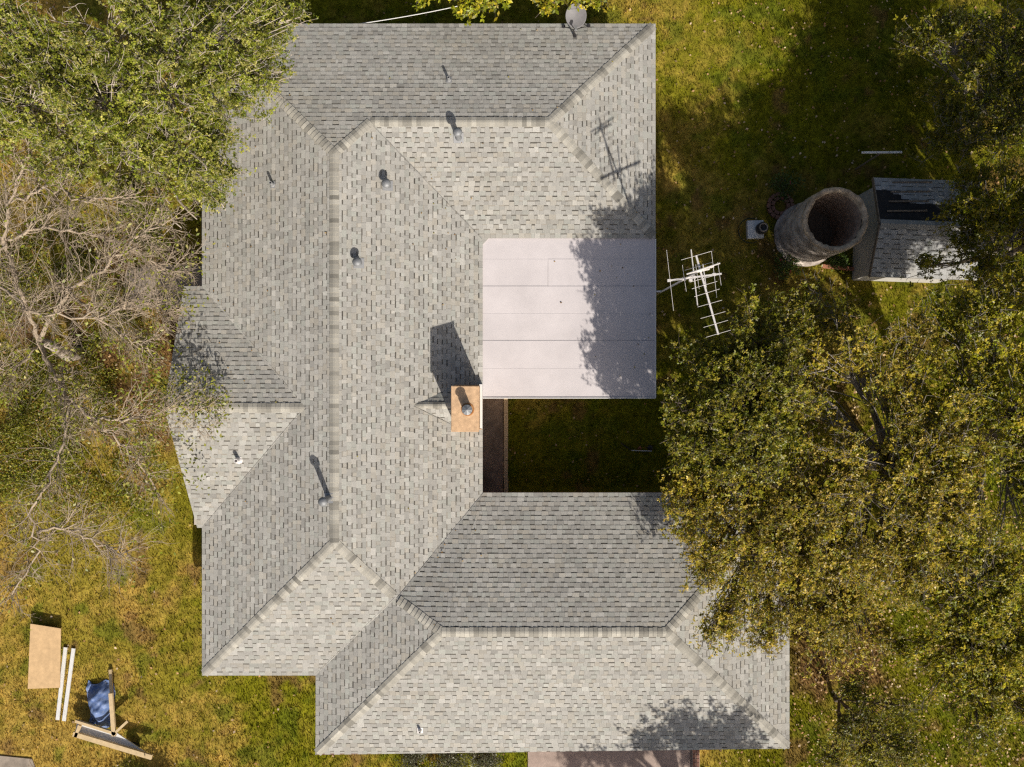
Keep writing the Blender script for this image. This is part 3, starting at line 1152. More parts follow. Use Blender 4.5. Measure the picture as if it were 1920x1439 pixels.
# round brick planter
pl = P(1462, 387, 0)
t = thing('brick_planter', tuple(pl), 'round low planter ring of reddish bricks beside the cistern', 'planter')
for ring, r in ((0, 0.40), (1, 0.26)):
    m_ = 14 if ring == 0 else 9
    for i in range(m_):
        a = 2 * math.pi * i / m_
        b = MB(); b.box((pl[0] + r * math.cos(a), pl[1] + r * math.sin(a), 0.05 + 0.01 * rng.random()), (0.11, 0.155, 0.12), a)
        b.obj('brick', M['brick_edge'], t)

# timber edging along the bed by the shed
t = thing('bed_edging', tuple(P(1572, 502, 0)), 'pale reddish edging of the flower bed between cistern and shed', 'edging')
for i in range(4):
    b = MB()
    a_, c_ = P(1540 + i * 17, 500 + i * 1.6, 0), P(1555.5 + i * 17, 501.6 + i * 1.6, 0)
    b.bar(a_ + np.array([0, 0, .08]), c_ + np.array([0, 0, .08]), 0.11, 0.16)
    b.obj('edging_block', M['terracotta'], t)

# courtyard edging: a row of pale blocks between patio and grass
t = thing('patio_edging', (-0.2, -2.0, 0), 'straight row of tan edging blocks between courtyard patio and grass', 'edging')
y = -4.2
i = 0
while y < 0.6:
    L_ = rng.choice([0.62, 0.40, 0.80, 0.2])
    b = MB(); b.box((-0.205 + rng.uniform(-.006, .006), y + L_ / 2, 0.05), (0.14, L_ - 0.012, 0.16), rng.uniform(-.006, .006)); b.obj('edging_block', M['edging'], t)
    y += L_

# yard tool lying in the courtyard
yt = P(1195, 845, 0)
t = thing('yard_sprinkler', tuple(yt), 'small sprinkler with pale bar and dark hose end on courtyard grass', 'sprinkler')
b = MB(); b.bar(P(1184, 845, .1), P(1222, 846, .1), 0.03, 0.03); b.obj('bar', M['white_paint'], t)
b = MB(); b.add([P(1194, 843, .06), P(1204, 843, .06), P(1203, 841, .22), P(1200, 836, .2), P(1196, 840, .15)], [(0, 1, 2), (0, 2, 4), (2, 3, 4), (1, 3, 2), (0, 4, 3, 1)]); b.obj('head', M['terracotta'], t)
b = MB(); b.lathe([(0.0, 0.14), (0.08, 0.13), (0.105, 0.07), (0.09, 0.0)], P(1218, 840, 0), 14); b.obj('weight', M['black'], t, smooth=True)
b = MB(); b.tube([P(1164, 831, .04), P(1174, 838, .06), P(1184, 845, .08)], 0.02, 6); b.obj('hose_end', M['black'], t)

# brick kerb beside the driveway
t = thing('driveway_kerb', (6.22, -12.6, 0), 'low brick kerb running along the right edge of the driveway', 'kerb')
b = MB(); b.box((6.22, -12.9, 0.07), (0.25, 3.9, 0.16)); b.obj('mortar_bed', M['mortar'], t)
for i in range(26):
    for s in (-1, 1):
        b = MB(); b.box((6.22 + s * 0.062, -11.0 - i * 0.145 + rng.uniform(-.004, .004), 0.12), (0.105, 0.125, 0.10)); b.obj('brick', M['brick_edge'], t)

# service cable north of the house
c0, c1 = P(640, 50, 2.48), P(1010, -26, 3.9)
pts = [c0 + (c1 - c0) * s + np.array([0, 0, -0.25 * math.sin(math.pi * s)]) for s in np.linspace(0, 1, 16)]
b = MB(); b.tube(pts, 0.013, 6)
o = b.obj('service_cable', M['cable'], None, origin=c0)
tag(o, 'thin white cable running off the north eave into the trees', 'cable')

# things at the south-west corner of the yard
z_ = 0.06
pa = [P(57, 1170, .3), P(114, 1179, .3), P(112, 1290, .3), P(52, 1292, .3)]
t = thing('plywood_sheet', tuple(P(85, 1230, 0)), 'bare plywood sheet laid over blocks on the lawn', 'plywood')
b = MB(); b.prism([(p[0], p[1]) for p in pa], 0.27, 0.30); b.obj('panel', M['plywood'], t)
for q in ((70, 1190), (100, 1192), (68, 1275), (100, 1275)):
    b = MB(); c = P(*q, 0.1); b.box((c[0], c[1], 0.13), (0.2, 0.3, 0.28)); b.obj('block', M['concrete'], t)
for i, (a_, c_, nm) in enumerate((((123, 1214), (108, 1350), 'white board lying right beside the plywood sheet'), ((138, 1216), (120, 1352), 'second white board lying nearer the blue tarp heap'))):
    b = MB(); b.bar(P(*a_, .05), P(*c_, .05), 0.12, 0.04)
    o = b.obj('board', M['white_paint'], None, origin=P((a_[0] + c_[0]) / 2, (a_[1] + c_[1]) / 2, 0)); tag(o, nm, 'board', 'white boards on the lawn')
tr = P(205, 1370, 0)
t = thing('lumber_trailer', tuple(tr), 'low flat trailer framed in raw lumber on the south-west lawn', 'trailer')
for nm, a_, c_, w in (('long_rail', (138, 1376), (285, 1420), .16), ('long_rail', (142, 1352), (218, 1376), .09), ('cross_rail', (208, 1300), (214, 1380), .13), ('cross_rail', (212, 1378), (240, 1352), .08), ('end_rail', (150, 1360), (142, 1382), .10)):
    b = MB(); b.bar(P(*a_, .55), P(*c_, .55), w, 0.09); b.obj(nm, M['lumber'], t)
b = MB()
b.prism([tuple(P(*q, .4)[:2]) for q in ((146, 1350), (216, 1372), (275, 1412), (140, 1378))], 0.38, 0.42)
b.obj('bed', M['white_paint'], t)
for q in ((165, 1372), (250, 1402)):
    c = P(*q, .2)
    b = MB(); b.tube([c + np.array([-.03, -.09, 0]), c + np.array([.03, .09, 0])], 0.2, 16); b.obj('wheel', M['black'], t)
# post with dark brace
b = MB(); b.bar(P(207, 1256, .1), P(213, 1378, .5), 0.10, 0.06)
o = b.obj('leaning_post', M['lumber'], None, origin=P(207, 1256, 0)); tag(o, 'single raw timber propped on the trailer rail', 'timber')
# tarp heap
b = MB()
nx, ny = 26, 30
V, F = [], []
ct = P(190, 1320, 0)
for iy in range(ny):
    for ix in range(nx):
        u, v = ix / (nx - 1) * 2 - 1, iy / (ny - 1) * 2 - 1
        r = math.hypot(u, v)
        x, y = ct[0] + 0.42 * u * (1 + .15 * math.sin(3 * v)), ct[1] + 0.75 * v * (1 + .1 * math.sin(4 * u))
        h = max(0, 1 - r ** 2.2) * 0.42
        h += 0.30 * (float(fbm(np.array([x]), np.array([y]), 0.22, 77, 3)[0]) - 0.45) * (r < 1.25) + 0.02
        V.append((x, y, max(h, 0.015)))
F = [(iy * nx + ix, iy * nx + ix + 1, (iy + 1) * nx + ix + 1, (iy + 1) * nx + ix) for iy in range(ny - 1) for ix in range(nx - 1)]
o = mesh_obj('tarp_heap', V, F, M['tarp'], None, smooth=True, origin=ct)
tag(o, 'crumpled blue tarp heap on the lawn beside the lumber trailer', 'tarp')


# ------------------------------------------------------------------ plants
def bez(p0, p1, p2, n):
    s = np.linspace(0, 1, n)[:, None]
    return (1 - s) ** 2 * p0 + 2 * s * (1 - s) * p1 + s * s * p2


def wobble(pts, amp, r):
    n = len(pts)
    w = r.normal(0, amp, (n, 3))
    w[0] = 0
    w = np.cumsum(w, 0) * np.linspace(0, 1, n)[:, None]
    return pts + w


SUNV = np.array([math.sin(SUN_AZ) * math.cos(SUN_EL), -math.cos(SUN_AZ) * math.cos(SUN_EL), math.sin(SUN_EL)])


def leaf_mesh(name, C, S, col, parent, r, m='leaf', flat=0.35, kind='stuff', aspect=0.5, rosette=False):
    """C centres, S sizes: one folded diamond leaf each; rosettes fan six leaves out from each centre"""
    n = len(C)
    nr = r.normal(0, 1, (n, 3))
    if rosette:                      # leaves turn toward the light
        nr = nr * 0.42 + SUNV * 0.55 + np.array([0, 0, 0.55])
    else:
        nr[:, 2] = np.abs(nr[:, 2]) + flat
    if rosette:
        k = 6
        nr = np.repeat(nr, k, 0) + r.normal(0, .38, (n * k, 3))
        C = np.repeat(C, k, 0)
        S = np.repeat(S, k) * r.uniform(.75, 1.2, n * k)
        col = np.repeat(col, k, 0) * r.uniform(.8, 1.2, (n * k, 1))
        n = n * k
    nr /= np.linalg.norm(nr, axis=1)[:, None]
    d = r.normal(0, 1, (n, 3))
    d -= (d * nr).sum(1)[:, None] * nr
    d /= np.linalg.norm(d, axis=1)[:, None]
    w = np.cross(nr, d)
    S = S[:, None]
    if rosette:
        C = C + d * S * 0.55
    V = np.stack([C - d * S * 0.5, C + w * S * aspect * 0.5 + nr * S * 0.08, C + d * S * 0.5, C - w * S * aspect * 0.5 + nr * S * 0.08], 1).reshape(-1, 3)
    F = np.arange(4 * n).reshape(n, 4)
    return mesh_obj(name, V, F, M[m], parent, np.repeat(col, 4, 0), kind=kind)


def leaf_cols(pal, n, r, clump):
    pal = np.asarray(pal, float)
    i = r.integers(0, len(pal), n)
    c = pal[i] * r.uniform(0.75, 1.25, (n, 1)) * clump[:, None]
    return c


def tree(name, label, base, trunk_r, lobes, pal, bark, seed, leaf=0.085, per=110, spread=0.30, bare=0.12, twig_out=0.0, fork=0.4, group=None, cat='tree', clump=1.25, gap=0.36):
    """lobes: (px, py, z, radius m, vertical radius, clusters)"""
    r = np.random.default_rng(seed)
    base = np.asarray(base, float)
    t = thing(name, tuple(base), label, cat, group)
    LC = [(P(l[0], l[1], l[2]), l[3], l[4], l[5]) for l in lobes]
    cen = np.mean([l[0] for l in LC], 0)
    fz = max(0.3, cen[2] * fork)
    fk = np.array([base[0] + (cen[0] - base[0]) * 0.25, base[1] + (cen[1] - base[1]) * 0.25, fz])
    b = MB()
    pts = wobble(bez(base - np.array([0, 0, .1]), (base + fk) / 2 + np.array([r.normal(0, .1), r.normal(0, .1), 0]), fk, 7), 0.03, r)
    pts[-1] = fk
    b.tube(pts, np.linspace(trunk_r * 1.3, trunk_r * 0.9, 7), 10)
    b.obj('trunk', M[bark], t, smooth=True)
    if trunk_r > 0.19:            # foliage over the fork itself
        LC.append((np.array([fk[0] * .7 + cen[0] * .3, fk[1] * .7 + cen[1] * .3, cen[2] - 0.2]), 1.15, 0.7, 34))
    centres, sizes, clumps = [], [], []
    for c, rad, rz, nc in LC:
        b = MB()
        mid = (fk + c) / 2 + np.array([r.normal(0, .25), r.normal(0, .25), 0.15 * c[2]])
        L_ = wobble(bez(fk, mid, c + np.array([0, 0, -0.2 * rz]), 12), 0.05, r)
        b.tube(L_, np.linspace(trunk_r * 0.5, 0.012, 12), 7)
        nc = int(nc * 1.3)
        q = r.normal(0, 1, (nc, 3))
        q /= np.linalg.norm(q, axis=1)[:, None]
        q *= r.uniform(0.25, 1.0, (nc, 1)) ** 0.45
        q[:, 2] = np.abs(q[:, 2]) * 0.9 - 0.25
        K_ = c + q * np.array([rad, rad, rz])
        dens = fbm(K_[:, 0] + 0.35 * K_[:, 2], K_[:, 1], clump, seed % 97, 2)
        K_ = K_[dens > gap]
        for k in K_:
            i = int(r.integers(5, 11))
            s = L_[i]
            m2 = (s + k) / 2 + np.array([r.normal(0, .12), r.normal(0, .12), r.uniform(-.05, .2)])
            br = wobble(bez(s, m2, k, 6), 0.03, r)
            b.tube(br, np.linspace(0.022, 0.007, 6), 4, cap=False)
            isbare = r.random() < bare
            nt = 4 if not isbare else 7
            ends = []
            for _ in range(nt):
                d = r.normal(0, 1, 3)
                d[2] = abs(d[2]) * 0.6 + (twig_out if isbare else 0)
                d = d / np.linalg.norm(d) * spread * r.uniform(0.9, 1.7)
                st = br[int(r.integers(3, 6))]
                e = st + d
                b.tube(wobble(bez(st, (st + e) / 2 + r.normal(0, .04, 3), e, 4), 0.015, r), np.linspace(0.009 if isbare else 0.006, 0.003, 4), 3, cap=False)
                ends.append(e)
            if isbare and r.random() < 0.7:
                continue
            n = int(per / 4.2 * r.uniform(0.6, 1.3))
            e = np.array(ends)[r.integers(0, len(ends), n)]
            w = r.uniform(0, 1.05, (n, 1))
            cc = br[4] * (1 - w) + e * w + r.normal(0, spread * 0.38, (n, 3)) * np.array([1, 1, 0.6])
            centres.append(cc)
            sizes.append(np.full(n, leaf) * r.uniform(0.6, 1.3, n))
            clumps.append(np.full(n, r.uniform(0.55, 1.3)))
        b.obj('limb', M[bark], t, smooth=True)
    C = np.concatenate(centres)
    S = np.concatenate(sizes)
    cl = np.concatenate(clumps)
    ok = C[:, 2] > 0.05
    leaf_mesh('crown', C[ok], S[ok], leaf_cols(pal, int(ok.sum()), r, cl[ok]), t, r, rosette=True)
    return t


OLIVE = [(0.25, 0.28, 0.024), (0.32, 0.33, 0.038), (0.16, 0.20, 0.014), (0.42, 0.39, 0.10)]
BROWN = [(0.37, 0.30, 0.018), (0.29, 0.265, 0.014), (0.44, 0.34, 0.034), (0.19, 0.195, 0.012), (0.48, 0.35, 0.06)]
DEEP = [(0.21, 0.215, 0.014), (0.27, 0.25, 0.016), (0.145, 0.165, 0.010), (0.34, 0.28, 0.028)]
YELLOW = [(0.42, 0.38, 0.018), (0.32, 0.34, 0.018), (0.52, 0.42, 0.03), (0.22, 0.26, 0.016)]
GREEN = [(0.30, 0.29, 0.012), (0.37, 0.325, 0.016), (0.19, 0.215, 0.010), (0.45, 0.36, 0.030)]

tree('live_oak', 'dense olive-green live oak overhanging the north-west roof corner', (-12.2, 8.4, 0), 0.28,
     [(-30, 40, 6.4, 1.4, 1.0, 30), (-20, 170, 6.6, 1.3, 1.0, 28), (20, 260, 6.2, .9, .6, 14), (60, 60, 6.6, 1.5, 1.0, 42), (190, 40, 7.0, 1.5, 1.1, 44), (330, 30, 6.8, 1.5, 1.0, 44), (450, 40, 6.2, 1.3, .9, 36), (535, 45, 5.4, .85, .6, 17),
      (60, 190, 6.8, 1.5, 1.0, 42), (190, 180, 7.2, 1.5, 1.1, 46), (320, 170, 6.8, 1.4, 1.0, 40), (445, 150, 6.0, 1.35, .9, 40), (515, 120, 5.4, .8, .5, 18),
      (120, 280, 6.2, 1.2, .8, 26), (230, 300, 6.4, 1.4, 1.0, 42), (340, 290, 6.0, 1.4, .9, 44), (400, 330, 5.2, .9, .6, 22), (300, 390, 5.4, 1.0, .7, 26), (370, 400, 5.0, .85, .5, 24), (320, 440, 4.8, .8, .5, 20), (260, 380, 5.2, .9, .6, 22), (410, 260, 5.4, .9, .6, 24), (555, 25, 5.2, .6, .4, 12), (400, 400, 4.6, .5, .3, 10)],
     OLIVE, 'bark_grey', 101, leaf=0.064, per=185, spread=0.24, bare=0.16, twig_out=0.3, clump=1.3, gap=0.33)

tree('shade_oak', 'brown-tinged oak leaning over the south wing of the roof', (8.1, -2.0, 0), 0.26,
     [(1300, 960, 6.2, 1.1, .7, 34), (1390, 900, 6.6, 1.3, .9, 40), (1475, 950, 6.8, 1.3, .9, 40), (1330, 1060, 6.0, .85, .6, 24), (1420, 1040, 6.6, 1.2, .9, 38), (1510, 1060, 6.6, 1.2, .8, 36),
      (1390, 1150, 5.8, .95, .6, 28), (1340, 1195, 5.4, .55, .4, 12), (1470, 1150, 6.0, .95, .7, 28), (1560, 1150, 6.0, 1.0, .7, 26), (1440, 1200, 5.4, .55, .4, 12), (1540, 960, 6.6, 1.2, .9, 34), (1620, 1120, 5.8, 1.0, .6, 26), (1550, 1220, 5.2, .8, .5, 18), (1640, 1210, 5.2, .8, .5, 14)],
     BROWN, 'bark_dark', 202, leaf=0.068, per=175, spread=0.25, bare=0.05, clump=1.5, gap=0.22)

tree('courtyard_oak', 'dark shaded oak rising behind the television antenna', (7.4, 0.2, 0), 0.24,
     [(1330, 690, 6.4, 1.2, .9, 34), (1300, 790, 6.6, 1.1, .9, 36), (1420, 640, 6.4, 1.4, 1.0, 40), (1400, 750, 7.0, 1.4, 1.0, 42), (1360, 850, 6.8, 1.2, .9, 38), (1480, 720, 7.0, 1.4, 1.0, 40), (1440, 830, 7.0, 1.3, .9, 38), (1500, 600, 6.0, 1.1, .8, 24), (1290, 870, 6.0, .8, .6, 20)],
     DEEP, 'bark_dark', 303, leaf=0.068, per=175, spread=0.25, bare=0.05, clump=1.5, gap=0.33)

tree('yard_oak', 'broad olive oak filling the middle of the eastern yard', (12.2, -2.6, 0), 0.27,
     [(1560, 660, 6.6, 1.3, .9, 26), (1650, 690, 7.0, 1.2, .8, 20), (1720, 640, 7.0, 1.1, .8, 16), (1640, 800, 7.2, 1.4, 1.0, 34), (1570, 860, 6.8, 1.4, .9, 38), (1600, 960, 7.0, 1.4, 1.0, 40), (1720, 900, 7.4, 1.5, 1.0, 34), (1700, 1000, 7.2, 1.4, .9, 34), (1760, 780, 7.2, 1.2, .9, 22), (1650, 1050, 6.6, 1.0, .7, 22), (1660, 870, 7.4, 1.2, .8, 28), (1770, 950, 7.4, 1.2, .8, 28), (1770, 1060, 7.0, 1.0, .7, 22), (1590, 1050, 6.6, 1.0, .7, 24), (1700, 1090, 6.4, .8, .5, 14), (1790, 860, 7.4, 1.1, .8, 24), (1540, 760, 6.8, 1.2, .8, 30), (1530, 560, 5.6, .9, .6, 13)],
     BROWN, 'bark_pale', 404, leaf=0.068, per=170, spread=0.25, bare=0.08, twig_out=0.4, clump=1.3, gap=0.33)

tree('edge_oak', 'bright green oak at the far right edge below the shed', (14.6, -1.6, 0), 0.26,
     [(1850, 640, 7.2, 1.3, 1.0, 30), (1900, 760, 7.6, 1.4, 1.0, 32), (1840, 860, 7.4, 1.4, 1.0, 34), (1900, 960, 7.6, 1.4, 1.0, 36), (1820, 1010, 7.2, 1.3, .9, 34), (1960, 860, 7.6, 1.4, 1.0, 30), (1980, 700, 7.4, 1.4, 1.0, 30), (1880, 540, 6.6, 1.2, .8, 24), (1790, 700, 7.0, 1.1, .8, 24), (1770, 590, 6.6, .9, .6, 15), (1830, 760, 7.2, 1.0, .7, 22)],
     GREEN, 'bark_pale', 505, leaf=0.072, per=160, spread=0.25, bare=0.08, twig_out=0.4, clump=1.3, gap=0.32)

tree('corner_oak', 'leafy green oak toward the lower right of the yard', (14.2, -7.4, 0), 0.24,
     [(1830, 1130, 6.8, 1.3, .9, 34), (1910, 1090, 7.0, 1.3, .9, 34), (1900, 1210, 6.8, 1.3, .9, 34), (1830, 1240, 6.2, 1.0, .7, 24), (1760, 1180, 6.0, .9, .6, 16), (1900, 1310, 6.4, 1.1, .8, 24), (1800, 1300, 5.6, .7, .5, 12), (1970, 1180, 7.0, 1.4, 1.0, 26), (1740, 1110, 6.4, .9, .6, 22), (1840, 1060, 7.0, 1.1, .8, 28), (1700, 1200, 5.8, .8, .5, 14), (1840, 1370, 6.0, .8, .6, 14), (1760, 1270, 5.8, .8, .5, 14)],
     GREEN, 'bark_dark', 606, leaf=0.072, per=160, spread=0.25, bare=0.08, clump=1.3, gap=0.34)

tree('young_tree', 'thin dark multi-stem young tree right of the south-east roof corner', (11.0, -10.6, 0), 0.07,
     [(1600, 1290, 2.8, .6, .6, 14), (1650, 1350, 3.4, .8, .7, 22), (1590, 1370, 3.0, .7, .6, 18), (1690, 1410, 3.6, .8, .7, 22), (1630, 1420, 3.0, .8, .6, 20), (1560, 1430, 2.6, .6, .5, 12), (1700, 1340, 3.4, .6, .5, 12)],
     DEEP, 'bark_dark', 707, leaf=0.062, per=120, spread=0.24, bare=0.05, fork=0.12, gap=0.15)

tree('back_tree', 'dim leafy tree in shade at the upper right corner', (15.6, 9.0, 0), 0.18,
     [(1800, 70, 3.6, 1.1, .7, 22), (1890, 60, 4.2, 1.3, .8, 28), (1850, 170, 4.0, 1.2, .8, 26), (1770, 190, 3.2, .9, .5, 13), (1920, 220, 4.4, 1.2, .8, 26), (1860, 290, 4.2, 1.0, .7, 20), (1800, 290, 3.4, .6, .4, 9), (1960, 120, 4.6, 1.4, 1., 26), (1730, 60, 3.2, .8, .5, 14), (1740, 270, 2.8, .7, .4, 10), (1810, 240, 3.6, .9, .5, 16)],
     DEEP, 'bark_pale', 808, leaf=0.085, per=95, spread=0.30, bare=0.10)

tree('shed_oak', 'green oak hanging its branches over the right end of the shed', (16.4, 4.0, 0), 0.2,
     [(1840, 400, 5.2, 1.0, .7, 20), (1900, 350, 5.8, 1.2, .8, 28), (1900, 450, 5.8, 1.2, .8, 28), (1800, 470, 4.6, .75, .4, 13), (1860, 510, 5.2, .9, .6, 20), (1980, 420, 6.4, 1.4, 1., 30), (1750, 495, 4.2, .45, .25, 6), (1800, 400, 4.6, .8, .5, 16), (1810, 340, 4.8, .7, .5, 13), (1840, 470, 5.0, .8, .5, 16), (1720, 510, 4.0, .3, .2, 4)],
     GREEN, 'bark_pale', 909, leaf=0.075, per=140, spread=0.25, bare=0.08, clump=1.2, gap=0.30)

tree('east_oak', 'tall oak standing just beyond the right edge of the picture', (19.0, 0.5, 0), 0.3,
     [(2030, 430, 7.4, 1.6, 1.0, 36), (2180, 440, 8.0, 1.8, 1.0, 40), (2330, 480, 8.2, 1.8, 1.0, 40), (2300, 620, 8.4, 1.9, 1.0, 40), (2420, 600, 8.4, 1.9, 1.0, 38), (2020, 320, 7.2, 1.5, 1.0, 30), (2130, 330, 7.6, 1.6, 1.0, 34), (2260, 340, 8.0, 1.7, 1.0, 34), (2020, 520, 7.6, 1.3, .9, 26), (2060, 560, 7.6, 1.9, 1.2, 40), (2100, 700, 8.4, 1.9, 1.2, 40), (2140, 820, 8.2, 1.9, 1.2, 40), (2030, 640, 8.6, 1.7, 1.2, 34), (2150, 600, 8.6, 1.9, 1.2, 34), (2040, 780, 8.0, 1.6, 1., 30)],
     GREEN, 'bark_dark', 1010, leaf=0.12, per=60, spread=0.24, clump=1.1, gap=0.47)

tree('north_east_oak', 'tall oak beyond the upper right picture corner', (20.5, 9.0, 0), 0.28,
     [(2050, 180, 7.2, 1.6, 1.0, 30), (2180, 150, 7.8, 1.8, 1.0, 32), (2200, 260, 8.0, 1.8, 1.0, 32), (2330, 220, 8.0, 1.8, 1.0, 30), (2100, 60, 7.4, 1.7, 1.0, 28)],
     GREEN, 'bark_dark', 1414, leaf=0.12, per=60, spread=0.24, clump=1.1, gap=0.45)

tree('south_oak', 'oak below the picture shading the driveway and south-east roof corner', (7.2, -17.2, 0), 0.25,
     [(1350, 1800, 6.4, .7, .6, 14), (1480, 1820, 6.8, 1.1, .8, 26), (1580, 1810, 6.8, 1.0, .8, 24), (1500, 1960, 7.0, 1.6, 1., 36), (1350, 1960, 6.8, 1.5, 1., 32), (1220, 2000, 6.6, 1.4, .9, 28), (1620, 1920, 6.8, 1.4, .9, 30), (1330, 2120, 6.6, 1.3, .9, 32), (1450, 2140, 6.8, 1.4, .9, 36), (1580, 2130, 6.8, 1.4, .9, 36)],
     BROWN, 'bark_dark', 1111, leaf=0.12, per=70, spread=0.32)

tree('yellow_ash', 'yellow-green tree dipping over the north eave left of the dish', (-1.6, 15.4, 0), 0.16,
     [(895, -10, 4.4, .75, .5, 26), (935, -2, 4.2, .35, .3, 9), (790, -15, 4.2, .35, .3, 8), (850, -70, 4.8, 1.2, .8, 26)],
     YELLOW, 'bark_dark', 1212, leaf=0.125, per=80, spread=0.2, bare=0.0, gap=0.2)
tree('yellow_ash', 'yellow-green tree beside and behind the satellite dish', (3.4, 15.6, 0), 0.16,
     [(1020, 2, 4.2, .5, .3, 14), (1070, -14, 4.6, .5, .4, 16), (1120, -14, 4.3, .5, .4, 14), (1060, -70, 5.0, 1.2, .8, 24), (1150, -20, 4., .35, .3, 7)],
     YELLOW, 'bark_dark', 1313, leaf=0.125, per=80, spread=0.2, bare=0.0, gap=0.2)


# leafless tree on the west side: limbs traced as height-tagged polylines, then forked into twigs
def bare_tree():
    r = np.random.default_rng(77)
    base = P(150, 660, 0)
    t = thing('leafless_tree', tuple(base), 'mostly leafless pale tree spreading over the west lawn and gable', 'tree')
    b = MB()
    trunk = np.array([base - np.array([0, 0, .1]), P(128, 668, 1.2), P(98, 648, 2.6), P(75, 640, 3.6)])
    b.tube(trunk, [.24, .19, .15, .12], 10)
    b.obj('trunk', M['bark_grey'], t, smooth=True)
    fk = trunk[-1]
    tips = []

    def grow(b, p, d, L_, rad, depth):
        n = max(3, int(L_ / 0.16))
        pts = [p]
        dd = d.copy()
        for i in range(n):
            dd = dd + r.normal(0, 0.17, 3)
            dd[2] = dd[2] * 0.9 + 0.02
            dd /= np.linalg.norm(dd)
            pts.append(pts[-1] + dd * L_ / n)
        pts = np.array(pts)
        b.tube(pts, np.linspace(rad, rad * 0.45, n + 1), 5 if rad > .02 else 3, cap=False)
        if depth == 0:
            tips.append(pts[-1])
            return
        k = int(r.integers(3, 6)) if depth > 1 else int(r.integers(2, 5))
        for j in range(k):
            i = int(r.integers(max(1, n // 4), n + 1))
            a = pts[i] - pts[i - 1]
            a /= np.linalg.norm(a)
            s = r.normal(0, 0.62, 3)
            s[2] *= 0.55
            nd = a + s
            nd /= np.linalg.norm(nd)
            grow(b, pts[i], nd, L_ * r.uniform(0.45, 0.75), rad * 0.5, depth - 1)

    limbs = [
        [(75, 640, 3.6), (130, 545, 4.6), (200, 500, 5.4), (260, 445, 5.6), (305, 415, 5.6)],
        [(75, 640, 3.6), (40, 560, 4.4), (10, 450, 5.0), (20, 380, 5.4), (45, 300, 5.8), (60, 210, 6.0)],
        [(10, 450, 5.0), (80, 425, 5.4), (170, 440, 5.6), (250, 470, 5.4), (310, 510, 5.0), (345, 495, 4.6)],
        [(130, 545, 4.6), (190, 600, 4.8), (240, 570, 4.8), (285, 575, 4.4), (320, 585, 4.2)],
        [(75, 640, 3.6), (100, 700, 4.2), (130, 750, 4.6), (180, 790, 4.8), (250, 850, 4.6), (300, 930, 4.2)],
        [(75, 640, 3.6), (30, 690, 4.2), (-20, 690, 4.8), (-60, 730, 5.2)],
        [(130, 750, 4.6), (120, 850, 5.0), (60, 960, 5.2), (70, 1040, 5.0), (20, 1120, 4.8)],
        [(180, 790, 4.8), (260, 790, 4.8), (330, 760, 4.4), (390, 770, 4.0)],
        [(10, 450, 5.0), (-20, 520, 5.4), (60, 590, 5.6), (180, 600, 5.4), (250, 640, 5.0), (280, 660, 4.6)],
        [(20, 380, 5.4), (90, 350, 5.8), (160, 380, 6.0), (250, 370, 5.8)],
        [(70, 1000, 5.1), (130, 990, 4.8), (200, 1030, 4.4), (240, 1040, 4.2)],
    ]
    BK = M['bark_warm']
    for li, poly in enumerate(limbs):
        b = MB()
        key = np.array([P(*q) for q in poly])
        s = np.linspace(0, len(key) - 1, 5 * len(key))
        L_ = np.stack([np.interp(s, np.arange(len(key)), key[:, k]) for k in range(3)], 1)
        L_[1:-1] += r.normal(0, 0.05, (len(L_) - 2, 3))
        r0 = 0.07 if li in (0, 1, 4) else 0.042
        b.tube(L_, np.linspace(r0, 0.02, len(L_)), 7)
        for i in range(3, len(L_)):
            fade = 1.0 - 0.55 * i / len(L_)
            for _ in range(3):
                a = L_[i] - L_[i - 1]
                a /= np.linalg.norm(a)
                d = a + r.normal(0, 0.75, 3) * np.array([1, 1, .5])
                d /= np.linalg.norm(d)
                grow(b, L_[i], d, r.uniform(0.6, 1.5) * fade, 0.0155, 2)
        b.obj('limb', BK, t, smooth=True)
    tp = np.array(tips)
    sel = tp[r.random(len(tp)) < 0.15]
    px = sel[:, 0] * FPX / (CAM_H - sel[:, 2]) + 960
    py = 719.5 - sel[:, 1] * FPX / (CAM_H - sel[:, 2])
    w = np.where((py > 640) & (py < 960) & (px > 0), 7, 2)
    C = np.repeat(sel, w, 0) + r.normal(0, .14, (w.sum(), 3))
    cl = r.uniform(.7, 1.2, len(C))
    # a leafier spray over the gable
    for q, n_ in (((325, 715, 4.2), 110), ((375, 765, 4.2), 120), ((300, 735, 4.0), 80), ((395, 745, 4.0), 40), ((330, 562, 4.0), 120), ((360, 850, 3.8), 24), ((370, 905, 3.7), 24)):
        c = P(*q) + r.normal(0, 1, (n_, 3)) * np.array([.36, .24, .2])
        C = np.concatenate([C, c])
        cl = np.concatenate([cl, r.uniform(.6, 1.1, n_)])
    leaf_mesh('crown', C, r.uniform(.08, .15, len(C)), leaf_cols(OLIVE, len(C), r, cl), t, r)


bare_tree()


